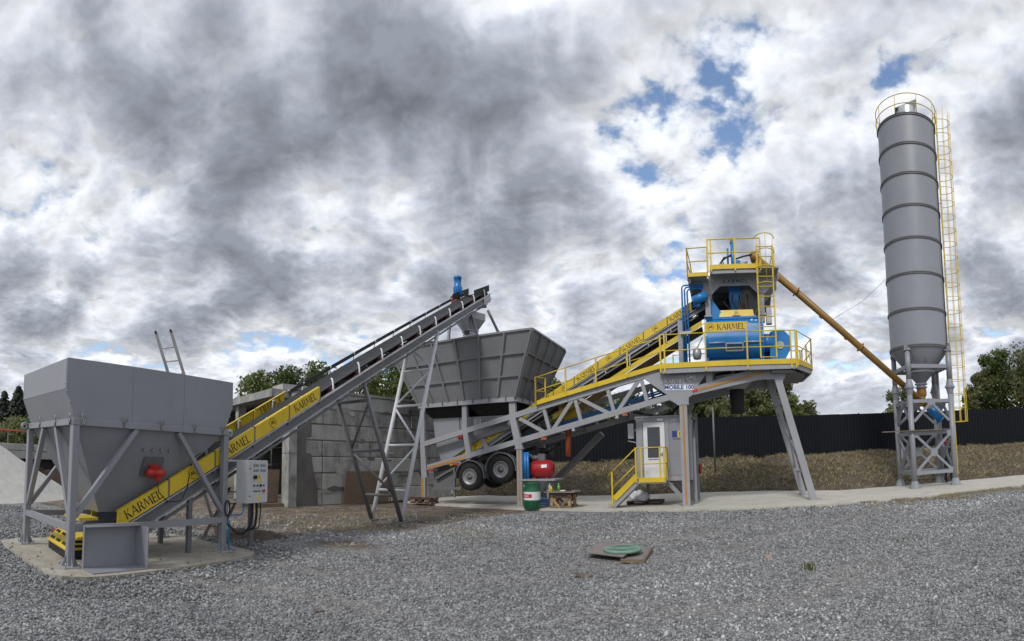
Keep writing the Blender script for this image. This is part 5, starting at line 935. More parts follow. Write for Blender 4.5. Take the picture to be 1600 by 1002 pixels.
# tail guard with slots
tg = MB(); gp_ = [(-.64, .16), (-.64, .20), (-.46, .38), (-.12, .42), (.05, .38), (.05, .20)]
tgo = T.part('tail_guard', MB().prism(gp_, (0, .52, 0), UX, ZX, 1.04), 'yellow_paint'); bevel(tgo, .03, 2)
T.part('guard_skirt', MB().box((-.62, -.50, .04), (.05, .50, .19)), 'rubber', tgo)
for k, (a, b) in enumerate([(-.82, .33), (-.62, .45)]):
    for w0 in (-.32, .0, .32): T.part('guard_slot', MB().obox((-.60 + k * .10, w0, .248 + k * .10), ((.735, 0, .678), WX, (-.678, 0, .735)), (.022, .08, .016)), 'black', tgo)
for u0, z0 in ((-.42, .31), (-.20, .34), (-.44, .24), (-.18, .25)): T.part('guard_slot', MB().box((u0 - .07, -.525, z0 - .02), (u0 + .07, -.515, z0 + .02)), 'black', tgo)
T.part('red_button', MB().tube((-.5, .5, .3), (-.5, .6, .3), .04, 10), 'red_paint', tgo)
for u0 in (1.6, 3.0): 
    for s_ in (-.5, .5): T.part('prop_leg', MB().box((u0 - .04, s_ - .04, .0), (u0 + .04, s_ + .04, zf1(u0))), 'dark_grey_paint')
# yellow pull rail under the conveyor
T.part('yellow_rail', MB().tube((1.2, .62, zf1(1.2) - .3), (5.2, .62, zf1(5.2) - .3), .02, 6), 'yellow_paint')

# ------------------------------------------------------------------ control cabinet on the hopper leg
T = Thing('electrical_cabinet', 'light grey electrical cabinet with switches bracketed to the hopper leg', 'cabinet', HF, (HL + .4, .1, .9))
k0 = at_dist(387, 750, 8.72); kl = HF.loc(k0); cu0, cw0 = kl[0], kl[1]
bo = T.part('cabinet_body', MB().box((cu0, cw0 + .02, .90), (cu0 + .52, cw0 + .29, 1.665)), 'cabinet_grey'); bevel(bo, .006, 2)
do = T.part('cabinet_door', MB().box((cu0 + .004, cw0 - .005, .905), (cu0 + .516, cw0 + .0195, 1.66)), 'cabinet_grey'); bevel(do, .005, 2)
def onp(name, u, z, hu, hz, mat, t=.006): return T.part(name, MB().box((cu0 + u - hu, cw0 - .005 - t, z - hz), (cu0 + u + hu, cw0 - .0055, z + hz)), mat, do)
for z in (1.565, 1.475):
    for k, u in enumerate((.155, .205, .255, .335, .385, .435)): onp('indicator_lamp', u, z, .013, .011, 'ink'); onp('lamp_tag', u, z + .026, .016, .006, 'steel')
T.part('rotary_switch', MB().tube((cu0 + .17, cw0 - .005, 1.365), (cu0 + .17, cw0 - .045, 1.365), .036, 14), 'ink', do)
T.part('warning_sign', MB().prism([(cu0 + .24, 1.345), (cu0 + .34, 1.345), (cu0 + .29, 1.44)], (0, cw0 - .008, 0), UX, ZX, .002), 'plastic_yellow', do); onp('warning_sign', .29, 1.30, .035, .03, 'plastic_yellow', .003); onp('warning_sign', .29, 1.00, .035, .045, 'plastic_yellow', .003); onp('warning_bolt', .29, 1.375, .006, .022, 'ink', .006)
for k, u in enumerate((.155, .235, .32, .40)): T.part('selector_switch', MB().tube((cu0 + u, cw0 - .005, 1.215), (cu0 + u, cw0 - .03, 1.215), .014 + .008 * (k == 2), 10), 'ink', do)
for k, u in enumerate((.155, .19, .225, .27, .31)): onp('push_button', u, 1.115, .012, .011, 'ink')
T.part('emergency_stop', MB().tube((cu0 + .40, cw0 - .005, 1.118), (cu0 + .40, cw0 - .04, 1.118), .026, 12), 'vibrator_red', do)
for z in (1.52, 1.03): T.part('door_lock', MB().tube((cu0 + .05, cw0 - .005, z), (cu0 + .05, cw0 - .018, z), .010, 8), 'ink', do)
for z in (1.652, .915): T.part('mounting_bracket', MB().beam((HL + .02, .03, z), (cu0 + .1, cw0 + .2, z), .03, .03), 'galvanised')
for k in range(7):
    u = cu0 + .20 + .04 * k; w = cw0 + .1 + .02 * (k % 3); d = .38 + .10 * rng.random()
    T.part('cable', MB().path([(u, w, .91), (u, w - .01, .70), (u - .03, w, .50 - .1 * rng.random()), (u - .16 - .03 * k, w + .02, .905 - d - .12), (u - .36 - .03 * k, w - .02, .38), (HL + .08, .0 + .01 * k, .55), (HL + .07, -.03, .85)], .011, 6), 'rubber')
T.part('cable_coil', MB().path([(HL + .09 + .02 * math.sin(a * 2), -.07 + .02 * math.cos(a), .80 + .13 * math.sin(a)) if False else (HL + .02 + .06 * math.cos(a), -.08 - .01 * a / 6, .80 + .14 * math.sin(a)) for a in np.linspace(0, 12.5, 30)], .010, 6), 'rubber')
T.part('blue_hose', MB().path([(cu0 + .06, cw0 + .16, .90), (cu0 + .06, cw0 + .14, .78), (cu0 - .02, cw0 + .12, .70), (HL + .14, .02, .66), (HL + .08, -.06, .60), (HL + .07, -.07, .3), (HL + .09, -.09, .05), (HL + .2, -.1, .045)], .016, 8), 'blue_hose')

# ================================================================== silo (frame SF)
T = Thing('cement_silo', 'tall grey cylindrical cement silo on four flanged tubular legs with a caged ladder', 'silo', SF, (0, 0, .035))
RS = 1.17; RZ = [5.50, 6.92, 8.32, 9.70, 10.98, 12.24, 13.42, 14.58]
for i, (a, b) in enumerate(zip(RZ[:-1], RZ[1:])): T.part('shell_ring', MB().lathe([(RS, a), (RS, b)], n=64), 'silo_grey')
for z in RZ: 
    T.part('flange', MB().lathe([(RS, z - .045), (RS + .035, z - .045), (RS + .035, z - .012), (RS + .012, z - .012), (RS + .012, z + .012), (RS + .035, z + .012), (RS + .035, z + .045), (RS, z + .045)], n=64, smooth=False), 'dark_grey_paint')
    
T.part('roof', MB().lathe([(RS + .02, 14.62), (.5, 14.78), (0, 14.8)], n=48), 'silo_grey')
T.part('cone', MB().lathe([(RS - .01, 5.5), (1.12, 5.36), (.62, 4.72), (.52, 4.58)], n=48), 'silo_grey'); T.part('cone_ring', MB().lathe([(.50, 4.56), (.60, 4.56), (.60, 4.62), (.50, 4.62)], n=40, smooth=False), 'silo_grey'); T.part('outlet_cone', MB().lathe([(.56, 4.58), (.22, 4.20), (.20, 4.12)], n=32), 'silo_grey')
T.part('outlet_flange', MB().lathe([(.20, 4.10), (.26, 4.10), (.26, 4.15), (.20, 4.15)], n=24, smooth=False).lathe([(.20, 3.98), (.25, 3.98), (.25, 4.02), (.20, 4.02)], n=24, smooth=False).lathe([(.19, 3.95), (.19, 4.15)], n=24), 'galvanised')
T.part('butterfly_valve', MB().lathe([(.17, 3.62), (.20, 3.68), (.21, 3.80), (.19, 3.90), (.20, 3.96), (.15, 3.96)], n=24), 'orange_brown'); T.part('manhole', MB().lathe([(.0, 0), (.24, 0), (.26, -.03), (.30, -.03), (.30, .05)], (-.05, -.80, 5.02), 20, (0, .78, .62)), 'silo_grey')
LEGS = [(-.50 + .05, -1.11), (1.11 + .02, -.50), (.50 + .05, 1.11), (-1.11 + .02, .50)]
for x, y in LEGS:
    lg = T.part('leg', MB().tube((x, y, .05), (x, y, 3.60), .105, 16), 'silo_grey'); T.part('upper_leg', MB().tube((x, y, 4.2), (x, y, 5.34), .105, 16), 'silo_grey', lg)
    T.part('leg_joint', MB().lathe([(.105, 3.6), (.16, 3.82), (.16, 3.86), (.20, 3.86), (.20, 3.92), (.16, 3.92), (.16, 3.96), (.105, 4.2)], (x, y, 0), 18, smooth=False), 'silo_grey', lg)
    T.part('foot', MB().lathe([(.22, .036), (.22, .06), (.12, .30), (.107, .31)], (x, y, 0), 8, smooth=False), 'silo_grey', lg); T.part('leg_head', MB().box((x - .13, y - .13, 5.32), (x + .13, y + .13, 5.36)).box((x - .12, y - .015, 5.36), (x + .12, y + .015, 5.52)).box((x - .015, y - .12, 5.36), (x + .015, y + .12, 5.52)), 'silo_grey', lg)
for i in range(4):
    a, b = A3((*LEGS[i], 0.)), A3((*LEGS[(i + 1) % 4], 0.)); d = b - a; l = np.linalg.norm(d); d /= l; up = A3((0, 0, 1.)); m = (a + b) / 2
    def bar(p, q, w_=.09, h_=.09, nm='brace'): T.part(nm, MB().beam(p, q, w_, h_), 'silo_grey')
    for z in (4.72, 3.36, 2.14, .60): bar(a + d * .1 + up * z, b - d * .1 + up * z, .10, .13 if z != 4.72 else .15, 'cross_beam')
    bar(m + up * 3.30, a + d * .12 + up * 2.58); bar(m + up * 3.30, b - d * .12 + up * 2.58); T.part('gusset', MB().obox(m + up * 3.32, (d, np.cross(up, d), up), (.16, .055, .13)), 'silo_grey')
    bar(a + d * .14 + up * 2.05, b - d * .14 + up * .68); bar(b - d * .14 + up * 2.05, a + d * .14 + up * .68); T.part('gusset', MB().obox(m + up * 1.365, (d, np.cross(up, d), up), (.14, .056, .15)), 'silo_grey')
    for e, s_ in ((a, 1), (b, -1)):
        for z in (2.08, .64): T.part('gusset', MB().obox(e + d * s_ * .17 + up * z, (d, np.cross(up, d), up), (.09, .054, .12)), 'silo_grey')
T.part('vent_pipe', MB().tube((.70, .72, .4), (.70, .72, 5.3), .06, 10), 'silo_grey'); T.part('valve_box', MB().box((-.95, .02, 1.15), (-.70, .12, 1.62)), 'cabinet_grey')
# top rail and filter
pr = [(RS + .06) * A3((math.cos(R(a)), math.sin(R(a)), 0)) for a in range(0, 360, 10)]
for z in (15.34, 14.96): T.part('guard_rail', MB().path([p + A3((0, 0, z)) for p in pr + pr[:1]], .016, 6), 'yellow_paint')
for k in range(9): a = R(40 * k + 12); T.part('rail_post', MB().tube(((RS + .06) * math.cos(a), (RS + .06) * math.sin(a), 14.6), ((RS + .06) * math.cos(a), (RS + .06) * math.sin(a), 15.34), .016, 6), 'yellow_paint')
T.part('filter_drum', MB().lathe([(.40, 14.7), (.40, 15.32), (.38, 15.36), (0, 15.38)], (.05, -.2, 0), 28), 'aluminium'); T.part('filter_hood', MB().prism([(-.42, 15.33), (.10, 15.50), (.46, 15.62), (.42, 15.30), (.32, 14.9), (.20, 14.9), (.16, 15.33)], (.0, -.05, 0), UX, ZX, .4), 'dark_grey_paint')
# caged ladder
lu = 1.26
ld = T.part('ladder', MB().box((lu - .02, -.24, .40), (lu + .02, -.20, 15.3)).box((lu - .02, .20, .40), (lu + .02, .24, 15.3)).box((lu - .02, -.24, .40), (lu + .02, .24, .44)), 'yellow_paint')
for z in np.arange(.7, 15.3, .30): T.part('rung', MB().tube((lu, -.2, z), (lu, .2, z), .012, 5), 'yellow_paint', ld)
hz_ = np.arange(2.52, 15.4, .56)
for z in hz_: T.part('cage_hoop', MB().path([(lu + .02 + .34 * (1 - abs(math.cos(R(a))) ** 3) * (1 if True else 0) + .0, -.34 * math.cos(R(a)), z) if False else (lu + .54 * math.sin(R(a)) ** .7, -.32 * math.cos(R(a)), z) for a in range(0, 181, 15)], .012, 5), 'yellow_paint', ld)
for a in (20, 55, 90, 125, 160): T.part('cage_bar', MB().box((lu + .54 * math.sin(R(a)) ** .7 - .012, -.32 * math.cos(R(a)) - .004, 2.52), (lu + .54 * math.sin(R(a)) ** .7 + .012, -.32 * math.cos(R(a)) + .004, 15.3)), 'yellow_paint', ld)
for z in (1.6, 5.0, 8.2, 11.4, 14.3): T.part('ladder_stay', MB().tube((lu, -.22, z), (1.1 if z < 5 else 1.14, -.22, z), .016, 6), 'yellow_paint', ld)
T.part('cable_conduit', MB().tube((1.13, -.42, 5.2), (1.13, -.42, 14.4), .02, 6), 'rubber'); T.part('level_sensor', MB().box((1.12, -.45, 5.5), (1.22, -.33, 5.66)), 'dark_grey_paint')
# plank on the silo frame
P = SF.loc(at_dist(1384, 679, 18.9)); 
single('plank', MB().box((-1.62, -1.28, 2.212), (.98, -1.02, 2.245)), 'old_wood', 'weathered wooden plank lying across the silo leg beam', 'plank', SF, (-.3, -1.1, 2.21))
bpy.data.objects['plank'].rotation_euler.z += R(17)
# ------------------------------------------------------------------ screw conveyor
S0 = SF.W(.62, .0, 2.78); S1 = CH.W(12.70, .85, 8.62); sd_ = (S1 - S0) / np.linalg.norm(S1 - S0)
T = Thing('screw_conveyor', 'long orange brown tube screw conveyor slanting from the silo outlet to the tower', 'screw conveyor', WORLD, tuple(S0 + sd_ * .9))
T.part('tube', MB().tube(S0 + sd_ * .55, S1, .125, 18), 'orange_brown')
for t in (.9, 4.2, 7.3): T.part('tube_flange', MB().tube(S0 + sd_ * t, S0 + sd_ * (t + .05), .19, 16), 'orange_brown')
T.part('drive_motor', MB().tube(S0 + sd_ * -.12, S0 + sd_ * .50, .185, 18).tube(S0 + sd_ * -.16, S0 + sd_ * -.10, .20, 18), 'blue_paint', label='dark blue motor at the lower end'); T.part('gearbox', MB().tube(S0 + sd_ * .44, S0 + sd_ * .62, .13, 12), 'dark_grey_paint')
T.part('inlet', MB().tube(SF.W(0, 0, 3.70), SF.W(-.02, 0, 3.25), .16, 16), 'orange_brown'); T.part('outlet_head', MB().tube(S1 - sd_ * .12, S1 - sd_ * .12 + A3((0, 0, -.85)), .16, 16), 'orange_brown'); T.part('outlet_cap', MB().tube(S1 - sd_ * .05 + A3((0, 0, -.12)), S1 + sd_ * .05 + A3((0, 0, .10)), .17, 14), 'orange_brown')
for t in (2.4, 5.0, 6.2): T.part('lug', MB().obox(S0 + sd_ * t + A3((0, 0, -.17)), (sd_, (0, 0, 1), np.cross(sd_, (0, 0, 1))), (.06, .05, .02)), 'orange_brown')
mid = S0 + (S1 - S0) * .605
single('guy_wire', MB().path([mid + A3((0, 0, .15)), (mid + SF.W(-1.05, -.45, 8.45)) / 2 + A3((0, 0, -.10)), SF.W(-1.05, -.45, 8.45)], .008, 5), 'steel', 'thin steel guy wire from the silo shell to the screw conveyor', 'wire', WORLD, tuple(mid))
# ================================================================== fence of dark profiled sheet
T = Thing('sheet_fence', 'dark profiled metal sheet fence along the top of the earth bank', 'fence', CH, (20, 11.8, 1.5))
SWD = 1.15; prof = []
for k in range(6):
    x = k * SWD / 6; prof += [(x, 0), (x + .05, 0), (x + .065, -.03), (x + .165, -.03)]
prof.append((SWD, 0)); n = len(prof)
sheet = MB(); sheet.add([(x, y, 0) for x, y in prof] + [(x, y, 2.42) for x, y in prof] , [(i, i + 1, n + i + 1, n + i) for i in range(n - 1)]); sheet_me = sheet.mesh('fence_sheet'); sheet_me.materials.append(MATS['dark_sheet'])
fp = [A3((u, w)) for u, w in FENCE]; seg = [(fp[i], fp[i + 1]) for i in range(len(fp) - 1)]
for a, b in seg:
    d = b - a; l = np.linalg.norm(d); d /= l; k = max(1, round(l / SWD)); st = l / k
    for i in range(k):
        p = a + d * st * i; z = 1.44 - .006 * p[0] + .02 * (rng.random() - .5)
        o = bpy.data.objects.new('fence_sheet', sheet_me); col.objects.link(o); o.parent = T.o; o.location = (p[0] - T.base[0], p[1] - T.base[1], z - T.base[2]); o.rotation_euler = (0, 0, math.atan2(d[1], d[0])); o.scale = (st / SWD * 1.004, 1, 1)
        if i % 2 == 0: T.part('fence_post', MB().box((p[0] - .03, p[1] + .04, .9), (p[0] + .03, p[1] + .10, 3.8)), 'dark_sheet')
# pipe standing in front of the fence by the cabin
single('standpipe', MB().tube((10.9, 8.4, .9), (10.9, 8.4, 4.1), .045, 10), 'dark_grey_paint', 'slim dark grey standpipe on the bank behind the cabin', 'pipe', CH, (10.9, 8.4, .9))

# ================================================================== block wall, shed
T = Thing('block_wall', 'tall wall of rough grey concrete blocks beside the dark open shed', 'wall', WF, (4, .3, 0))
CHT = .615; WL = 8.6
T.part('mortar_core', MB().box((.03, .035, 0), (WL - .05, .5, 7 * CHT - .05)), 'mortar')
for c in range(7):
    u = -(.0 if c % 2 == 0 else 1.15); 
    while u < WL - .1:
        l = 2.3 if rng.random() > .3 else 1.15
        a, b = max(0, u), min(WL, u + l)
        if b - a > .15:
            j = (rng.random(4) - .5) * .05; z0 = c * CHT + .018 + .012 * rng.random(); z1 = (c + 1) * CHT - .014 * rng.random()
            o = T.part('block', MB().box((a + .012, -.0 + j[0], z0), (b - .012, .47, z1)), ('block_concrete', 'block_concrete', 'pale_concrete', 'block_concrete')[rng.integers(0, 4)]); bevel(o, .025, 1)
        u += l
for k in range(34):
    cx, cz = .9 + rng.random() * 7.4, CHT * rng.integers(1, 7) + rng.normal() * .10; rx, rz = .12 + .45 * rng.random() ** 2, .035 + .10 * rng.random() ** 2
    T.part('mortar_smear', MB().prism([(cx + rx * math.cos(a) * (.6 + .6 * rng.random()), cz + rz * math.sin(a) * (.6 + .6 * rng.random())) for a in np.linspace(0, 6.0, 11)], (0, -.022 - .006 * rng.random(), 0), UX, ZX, -.03), ('mortar', 'pale_concrete', 'block_concrete', 'render_concrete')[k % 4])
T.part('capping', MB().box((-.1, -.06, 7 * CHT), (WL, .6, 7 * CHT + .1)), 'block_concrete')
T.part('render_patch', MB().prism([(0, 0), (.95, 0), (.90, .7), (.72, 1.4), (.62, 1.95), (.40, 2.0), (.38, 2.55), (.62, 2.6), (.62, 3.12), (0, 3.12)], (0, -.030, 0), UX, ZX, -.02), 'render_concrete', label='dark smooth render on the wall end')
for z0, z1 in ((0, 1.95), (1.96, 2.86)): o = T.part('end_pillar', MB().box((-.36, -.06, z0), (-.006, .45, z1)), 'block_concrete'); bevel(o, .012, 1)
single('rusty_sheet', MB().obox((3.2, -.19, .66), (UX, (0, .985, .17), (0, -.17, .985)), (1.15, .006, .66)), 'rust', 'rusty steel sheet leaning against the block wall', 'steel sheet', WF, (3.2, -.2, 0))
single('brown_sheet', MB().obox((-1.15, .55, .68), (UX, (0, .99, .1), (0, -.1, .99)), (.72, .012, .68)), 'rust', 'brown weathered sheet standing left of the wall end pillar', 'steel sheet', WF, (-1.15, .5, 0))
single('timber_beam', MB().box((-1.5, .2, .0), (-.4, .38, .14)), 'old_wood', 'short timber lying at the foot of the brown sheet', 'timber', WF, (-.9, .3, 0))
T = Thing('open_shed', 'flat roofed concrete shed with a dark open front behind the hopper', 'shed', WF, (-.5, 3, 0))
T.part('roof_slab', MB().box((-.75, .62, 4.08), (3.5, 13.0, 4.38)), 'block_concrete'); T.part('roof_kerb', MB().box((-.2, .75, 4.38), (.9, 1.6, 4.62)), 'pale_concrete')
T.part('back_wall', MB().box((3.2, .6, 0), (3.5, 13.0, 4.08)), 'dark_interior'); T.part('shade_sheet', MB().box((.35, .7, 2.55), (.4, 13.0, 4.08)), 'dark_interior')  # near-black sheet added under the roof to stand in for the shed's inner shade
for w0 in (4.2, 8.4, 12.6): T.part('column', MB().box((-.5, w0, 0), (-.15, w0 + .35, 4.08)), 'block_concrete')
T = Thing('scaffold_frame', 'dark tubular scaffold frame standing inside the open shed front', 'scaffold', WF, (-.6, 2, 0))
for u0, w0 in ((-.55, .9), (-.55, 2.3), (.15, .9), (.15, 2.3)): T.part('upright', MB().tube((u0, w0, 0), (u0, w0, 2.75), .024, 8), 'black')
for z in (.7, 1.5, 2.2, 2.65): T.part('ledger', MB().tube((-.55, .85, z), (-.55, 2.35, z), .02, 6), 'black'); T.part('ledger', MB().tube((.15, .85, z), (.15, 2.35, z), .02, 6), 'black')
T.part('scaffold_brace', MB().tube((-.55, .9, 2.2), (-.55, 2.3, 1.5), .018, 6), 'black'); T.part('scaffold_brace', MB().tube((-.55, .9, .75), (-.55, 2.3, 2.2), .018, 6), 'black'); T.part('scaffold_deck', MB().box((-.56, .9, 1.52), (.16, 2.3, 1.56)), 'dark_wood')

# ------------------------------------------------------------------ ladders
def ladder(name, label, foot, top, half, rung, mat='aluminium'):
    foot, top = A3(foot), A3(top); d = top - foot; l = np.linalg.norm(d); d /= l; h = A3(half); T = Thing(name, label, 'ladder', WORLD, tuple(foot))
    for s_ in (-1, 1): T.part('stile', MB().beam(foot + h * s_, top + h * s_ * .92, .028, .065, h / np.linalg.norm(h) if abs(h[2]) < .5 else ZX), mat)
    t = .25
    while t < l - .08: p = foot + d * t; T.part('rung', MB().tube(p - h, p + h, .016, 6), mat); t += rung
    for s_ in (-1, 1): T.part('end_cap', MB().obox(top + h * s_ * .92, (h / np.linalg.norm(h), d, np.cross(h / np.linalg.norm(h), d)), (.02, .03, .04)), 'black')
    return T
lw = 1.62; l0, l1 = HF.at(275, 584, lw), HF.at(255, 518, lw); la, lc = HF.W(l0[0], lw, l0[1]), HF.W(l1[0], lw, l1[1]); dlv = (lc - la) / (lc - la)[2]
ladder('aluminium_ladder', 'aluminium ladder leaning on the hopper rim and rising above it', la - dlv * la[2], lc, A3((.13, .105, .02)), .29)
ladder('wooden_ladder', 'old wooden ladder leaning below the conveyor behind the hopper leg', CV.W(3.1, .95, .0), CV.W(3.5, .62, 1.05), CV.u * .02 + CV.w * .0 + A3((.13, .05, 0)), .28, 'old_wood')

# ------------------------------------------------------------------ far left: sand heap, retaining wall, dark timber, rail
hc = at_dist(-92, 700, 21.5); nr_, na_ = 22, 48; V = []; 
for i in range(nr_ + 1):
    r = 6.2 * i / nr_
    for j in range(na_):
        a = 2 * math.pi * j / na_; x, y = hc[0] + r * math.cos(a), hc[1] + r * math.sin(a); z = max(-.1, 3.55 * max(0, 1 - r / 5.9) ** 1.05 + .14 * (float(fbm(A3([x * 1.1]), A3([y * 1.1]), 91)[0]) - .5) * min(1, (6.2 - r)))
        V.append((x, y, z if i < nr_ else -.15))
F_ = [(i * na_ + j, i * na_ + (j + 1) % na_, (i + 1) * na_ + (j + 1) % na_, (i + 1) * na_ + j) for i in range(nr_) for j in range(na_)]
single('sand_heap', np_mesh('sand_heap', V, F_, 'pale_sand', smooth=True), 'pale_sand', 'big pale heap of sand left of the feed hopper', 'sand heap')
LF = Frame(at_dist(-60, 715, 27)[:2], (at_dist(130, 715, 31) - at_dist(-60, 715, 27))[:2])
T = Thing('retaining_wall', 'low pale concrete wall of stacked slabs behind the sand heap', 'wall', LF, (4, 0, 0))
for k in range(5):
    for c_i, (z0, z1) in enumerate(((1.35, 1.8), (1.82, 2.2))): o = T.part('slab', MB().box((k * 2.1 + .02 + .3 * c_i, -.1 + .05 * rng.random(), z0), (k * 2.1 + 2.08 + .3 * c_i, .3, z1)), 'pale_concrete'); bevel(o, .02, 1)
T.part('wall_base', MB().box((-.5, .15, -.1), (11, .5, 1.34)), 'dark_interior')
for k in range(7):
    p = LF.W(3.0 + k * 1.15, -1.0 - .5 * rng.random()); 
    o = single('timber_stack', MB().beam(p + A3((0, 0, .35 + .2 * rng.random())), p + A3((1.0 + rng.random(), .5, .55 + .3 * rng.random())), .5, .7), 'dark_wood', 'dark stacked timbers lying below the low concrete wall', 'timber', WORLD, tuple(p), group='dark timbers by the concrete wall')
T = Thing('pipe_railing', 'orange pipe railing on posts above the low concrete wall', 'railing', LF, (4, .5, 1.3))
T.part('rail_pipe', MB().tube((-1.5, .4, 3.02), (11, .4, 2.85), .05, 8), 'orange_pipe')
for u0 in (0, 3, 6, 9): T.part('rail_post', MB().tube((u0, .4, 1.3), (u0, .4, 2.95), .035, 6), 'dark_grey_paint')

# ================================================================== trees
def rot_to(v):
    return Vector(v).to_track_quat('Z', 'Y').to_matrix()
def tree(name, label, P, H, rad, mat, nleaf, leaf=.16, lean=0., crown_lo=.25, seed=0, group=None, lobes=14, cat='tree'):
    g = np.random.default_rng(seed); P = A3(P); T = Thing(name, label, cat, WORLD, tuple(P), group)
    tr = MB(); pts = [P + A3((lean * H * t ** 2 + .12 * math.sin(3 * t + seed), .1 * math.cos(4 * t + seed), H * .85 * t)) for t in np.linspace(0, 1, 7)]
    for i in range(6): tr.tube(pts[i], pts[i + 1], max(.03, H * .022 * (1 - i / 7)), 7, max(.02, H * .022 * (1 - (i + 1) / 7)), cap=False)
    trunk = T.part('trunk', tr, 'bark'); cs = []
    for k in range(lobes):
        t = crown_lo + (1 - crown_lo) * (k + .5) / lobes; a = k * 2.4 + g.random() * 1.2; rr_ = rad * (.25 + .62 * math.sin(math.pi * min(1, (t - crown_lo) / (1.05 - crown_lo) * .82 + .16))) * (.75 + .5 * g.random())
        base_ = pts[min(5, int(t * 6))]; c = A3((base_[0] + rr_ * .75 * math.cos(a), base_[1] + rr_ * .75 * math.sin(a), P[2] + H * t * .95)); cs.append((c, rad * (.30 + .22 * g.random())))
        T.part('limb', MB().tube(base_, c, H * .008, 5, H * .003, cap=False), 'bark', trunk)
    per = nleaf // lobes; L_ = []; sh = []
    for c, r in cs:
        d = g.normal(size=(per, 3)); d /= np.linalg.norm(d, axis=1)[:, None]; q = g.random(per) ** .55 * np.where(g.random(per) < .12, 1.3, 1.0)
        keep = g.random(per) < .45 + .55 * (np.sin(d[:, 0] * 5 + c[0]) * np.cos(d[:, 1] * 6 + c[1]) * .5 + .5)
        pos = c + d * (q * r)[:, None] * A3((1.15, 1.15, .9)); pos = pos[keep]; L_.append(pos); sh.append(np.clip(g.normal(.45, .22, len(pos)) + g.normal(0, .12), 0, 1))
    pos = np.concatenate(L_); sh = np.concatenate(sh); m = len(pos); sz = leaf * (.6 + .8 * g.random(m)); a = g.normal(size=(m, 3)); a /= np.linalg.norm(a, axis=1)[:, None]; b = np.cross(a, g.normal(size=(m, 3))); b /= np.linalg.norm(b, axis=1)[:, None]
    Vx = np.stack([pos - a * sz[:, None], pos - b * (sz * .5)[:, None], pos + a * sz[:, None], pos + b * (sz * .5)[:, None]], 1).reshape(-1, 3)
    T.part('crown', np_mesh('crown', Vx - P, np.arange(4 * m).reshape(-1, 4), mat, np.repeat(sh, 4)), mat)
    return T
def base_at(x, d): p = at_dist(x, 700, d); return (p[0], p[1], 0.)
GB = 'trees and bushes beyond the sheet fence'
for i, (x, d, H, rad, m, nm, lb, c) in enumerate([
    (1108, 33, 6.6, 2.0, 'leaf_dark', 'bushy_tree', 'dark green bushy tree beyond the fence left of the rubber spout', 'tree'),
    (1072, 36, 7.0, 2.2, 'leaf_dark', 'bushy_tree', 'dark green tree beyond the fence behind the control cabin', 'tree'),
    (1135, 30, 4.9, 1.7, 'leaf_olive', 'shrub', 'pale olive shrub beyond the fence below the rubber spout', 'shrub'),
    (1172, 33, 6.2, 1.5, 'leaf_olive', 'bushy_tree', 'olive tree beyond the fence right of the rubber spout', 'tree'),
    (1215, 35, 7.6, 1.7, 'leaf_olive', 'slender_tree', 'slender olive tree beyond the fence behind the splayed front legs', 'tree'),
    (1232, 33, 5.4, 1.3, 'leaf_green', 'shrub', 'green shrub beyond the fence beside the splayed front legs', 'shrub'),
    (1258, 35, 5.2, 1.1, 'leaf_olive', 'shrub', 'small olive bush topping the fence between front legs and silo', 'shrub'),
    (1408, 38, 6.2, 1.4, 'leaf_olive', 'shrub', 'olive bush just above the fence seen between the silo legs', 'shrub'),
    (1592, 40, 8.9, 3.2, 'leaf_dark', 'large_tree', 'large dark tree beyond the fence right of the silo ladder', 'tree'),
    (1564, 41, 9.4, 1.6, 'leaf_green', 'tall_tree', 'tall tree with pointed crown behind the large dark tree', 'tree'),
    (1541, 40, 7.6, 1.5, 'leaf_olive', 'bushy_tree', 'looser olive tree at the edge of the large dark tree', 'tree'),
    (1525, 38, 5.6, 1.2, 'leaf_olive', 'shrub', 'low pale shrub topping the fence right of the silo ladder', 'shrub'),
    (1625, 38, 8.6, 2.6, 'leaf_olive', 'bushy_tree', 'broad olive tree standing in front of the large dark tree', 'tree')]):
    tree(nm, lb, base_at(x, d), H, rad, m, 9000 if rad > 1.4 else 4000, .14, .01 * ((i % 3) - 1), .3, 100 + i, GB, 16, c)
GW = 'trees behind the block wall'
for i, (x, d, H, rad, m, nm, lb) in enumerate([
    (412, 34, 7.7, 2.3, 'leaf_green', 'bushy_tree', 'low green tree rising above the shed roof near the hopper'),
    (450, 33, 7.8, 2.6, 'leaf_dark', 'bushy_tree', 'dark green tree above the shed roof beside the conveyor covers'),
    (500, 35, 8.6, 2.3, 'leaf_dark', 'tall_tree', 'darker taller tree touching the conveyor belt outline'),
    (555, 38, 9.0, 2.6, 'leaf_green', 'bushy_tree', 'green tree above the block wall behind the dark trestle legs'),
    (602, 36, 9.3, 2.5, 'leaf_green', 'bushy_tree', 'bright green tree between conveyor and aggregate bin'),
    (642, 38, 8.6, 2.3, 'leaf_green', 'bushy_tree', 'green tree behind the light trestle legs and bin corner'),
    (862, 42, 8.6, 1.5, 'leaf_green', 'slender_tree', 'thin tree peeping out between the bin and the yellow walkway rail'),
    (930, 36, 6.2, 1.8, 'leaf_olive', 'shrub', 'olive bush seen through the truss under the blue pipes'),
    (985, 37, 6.5, 2.0, 'leaf_green', 'shrub', 'green bush seen through the truss beside the gusset plate')]):
    tree(nm, lb, base_at(x, d), H, rad, m, 9000, .14, 0, .3, 200 + i, GW, 16)
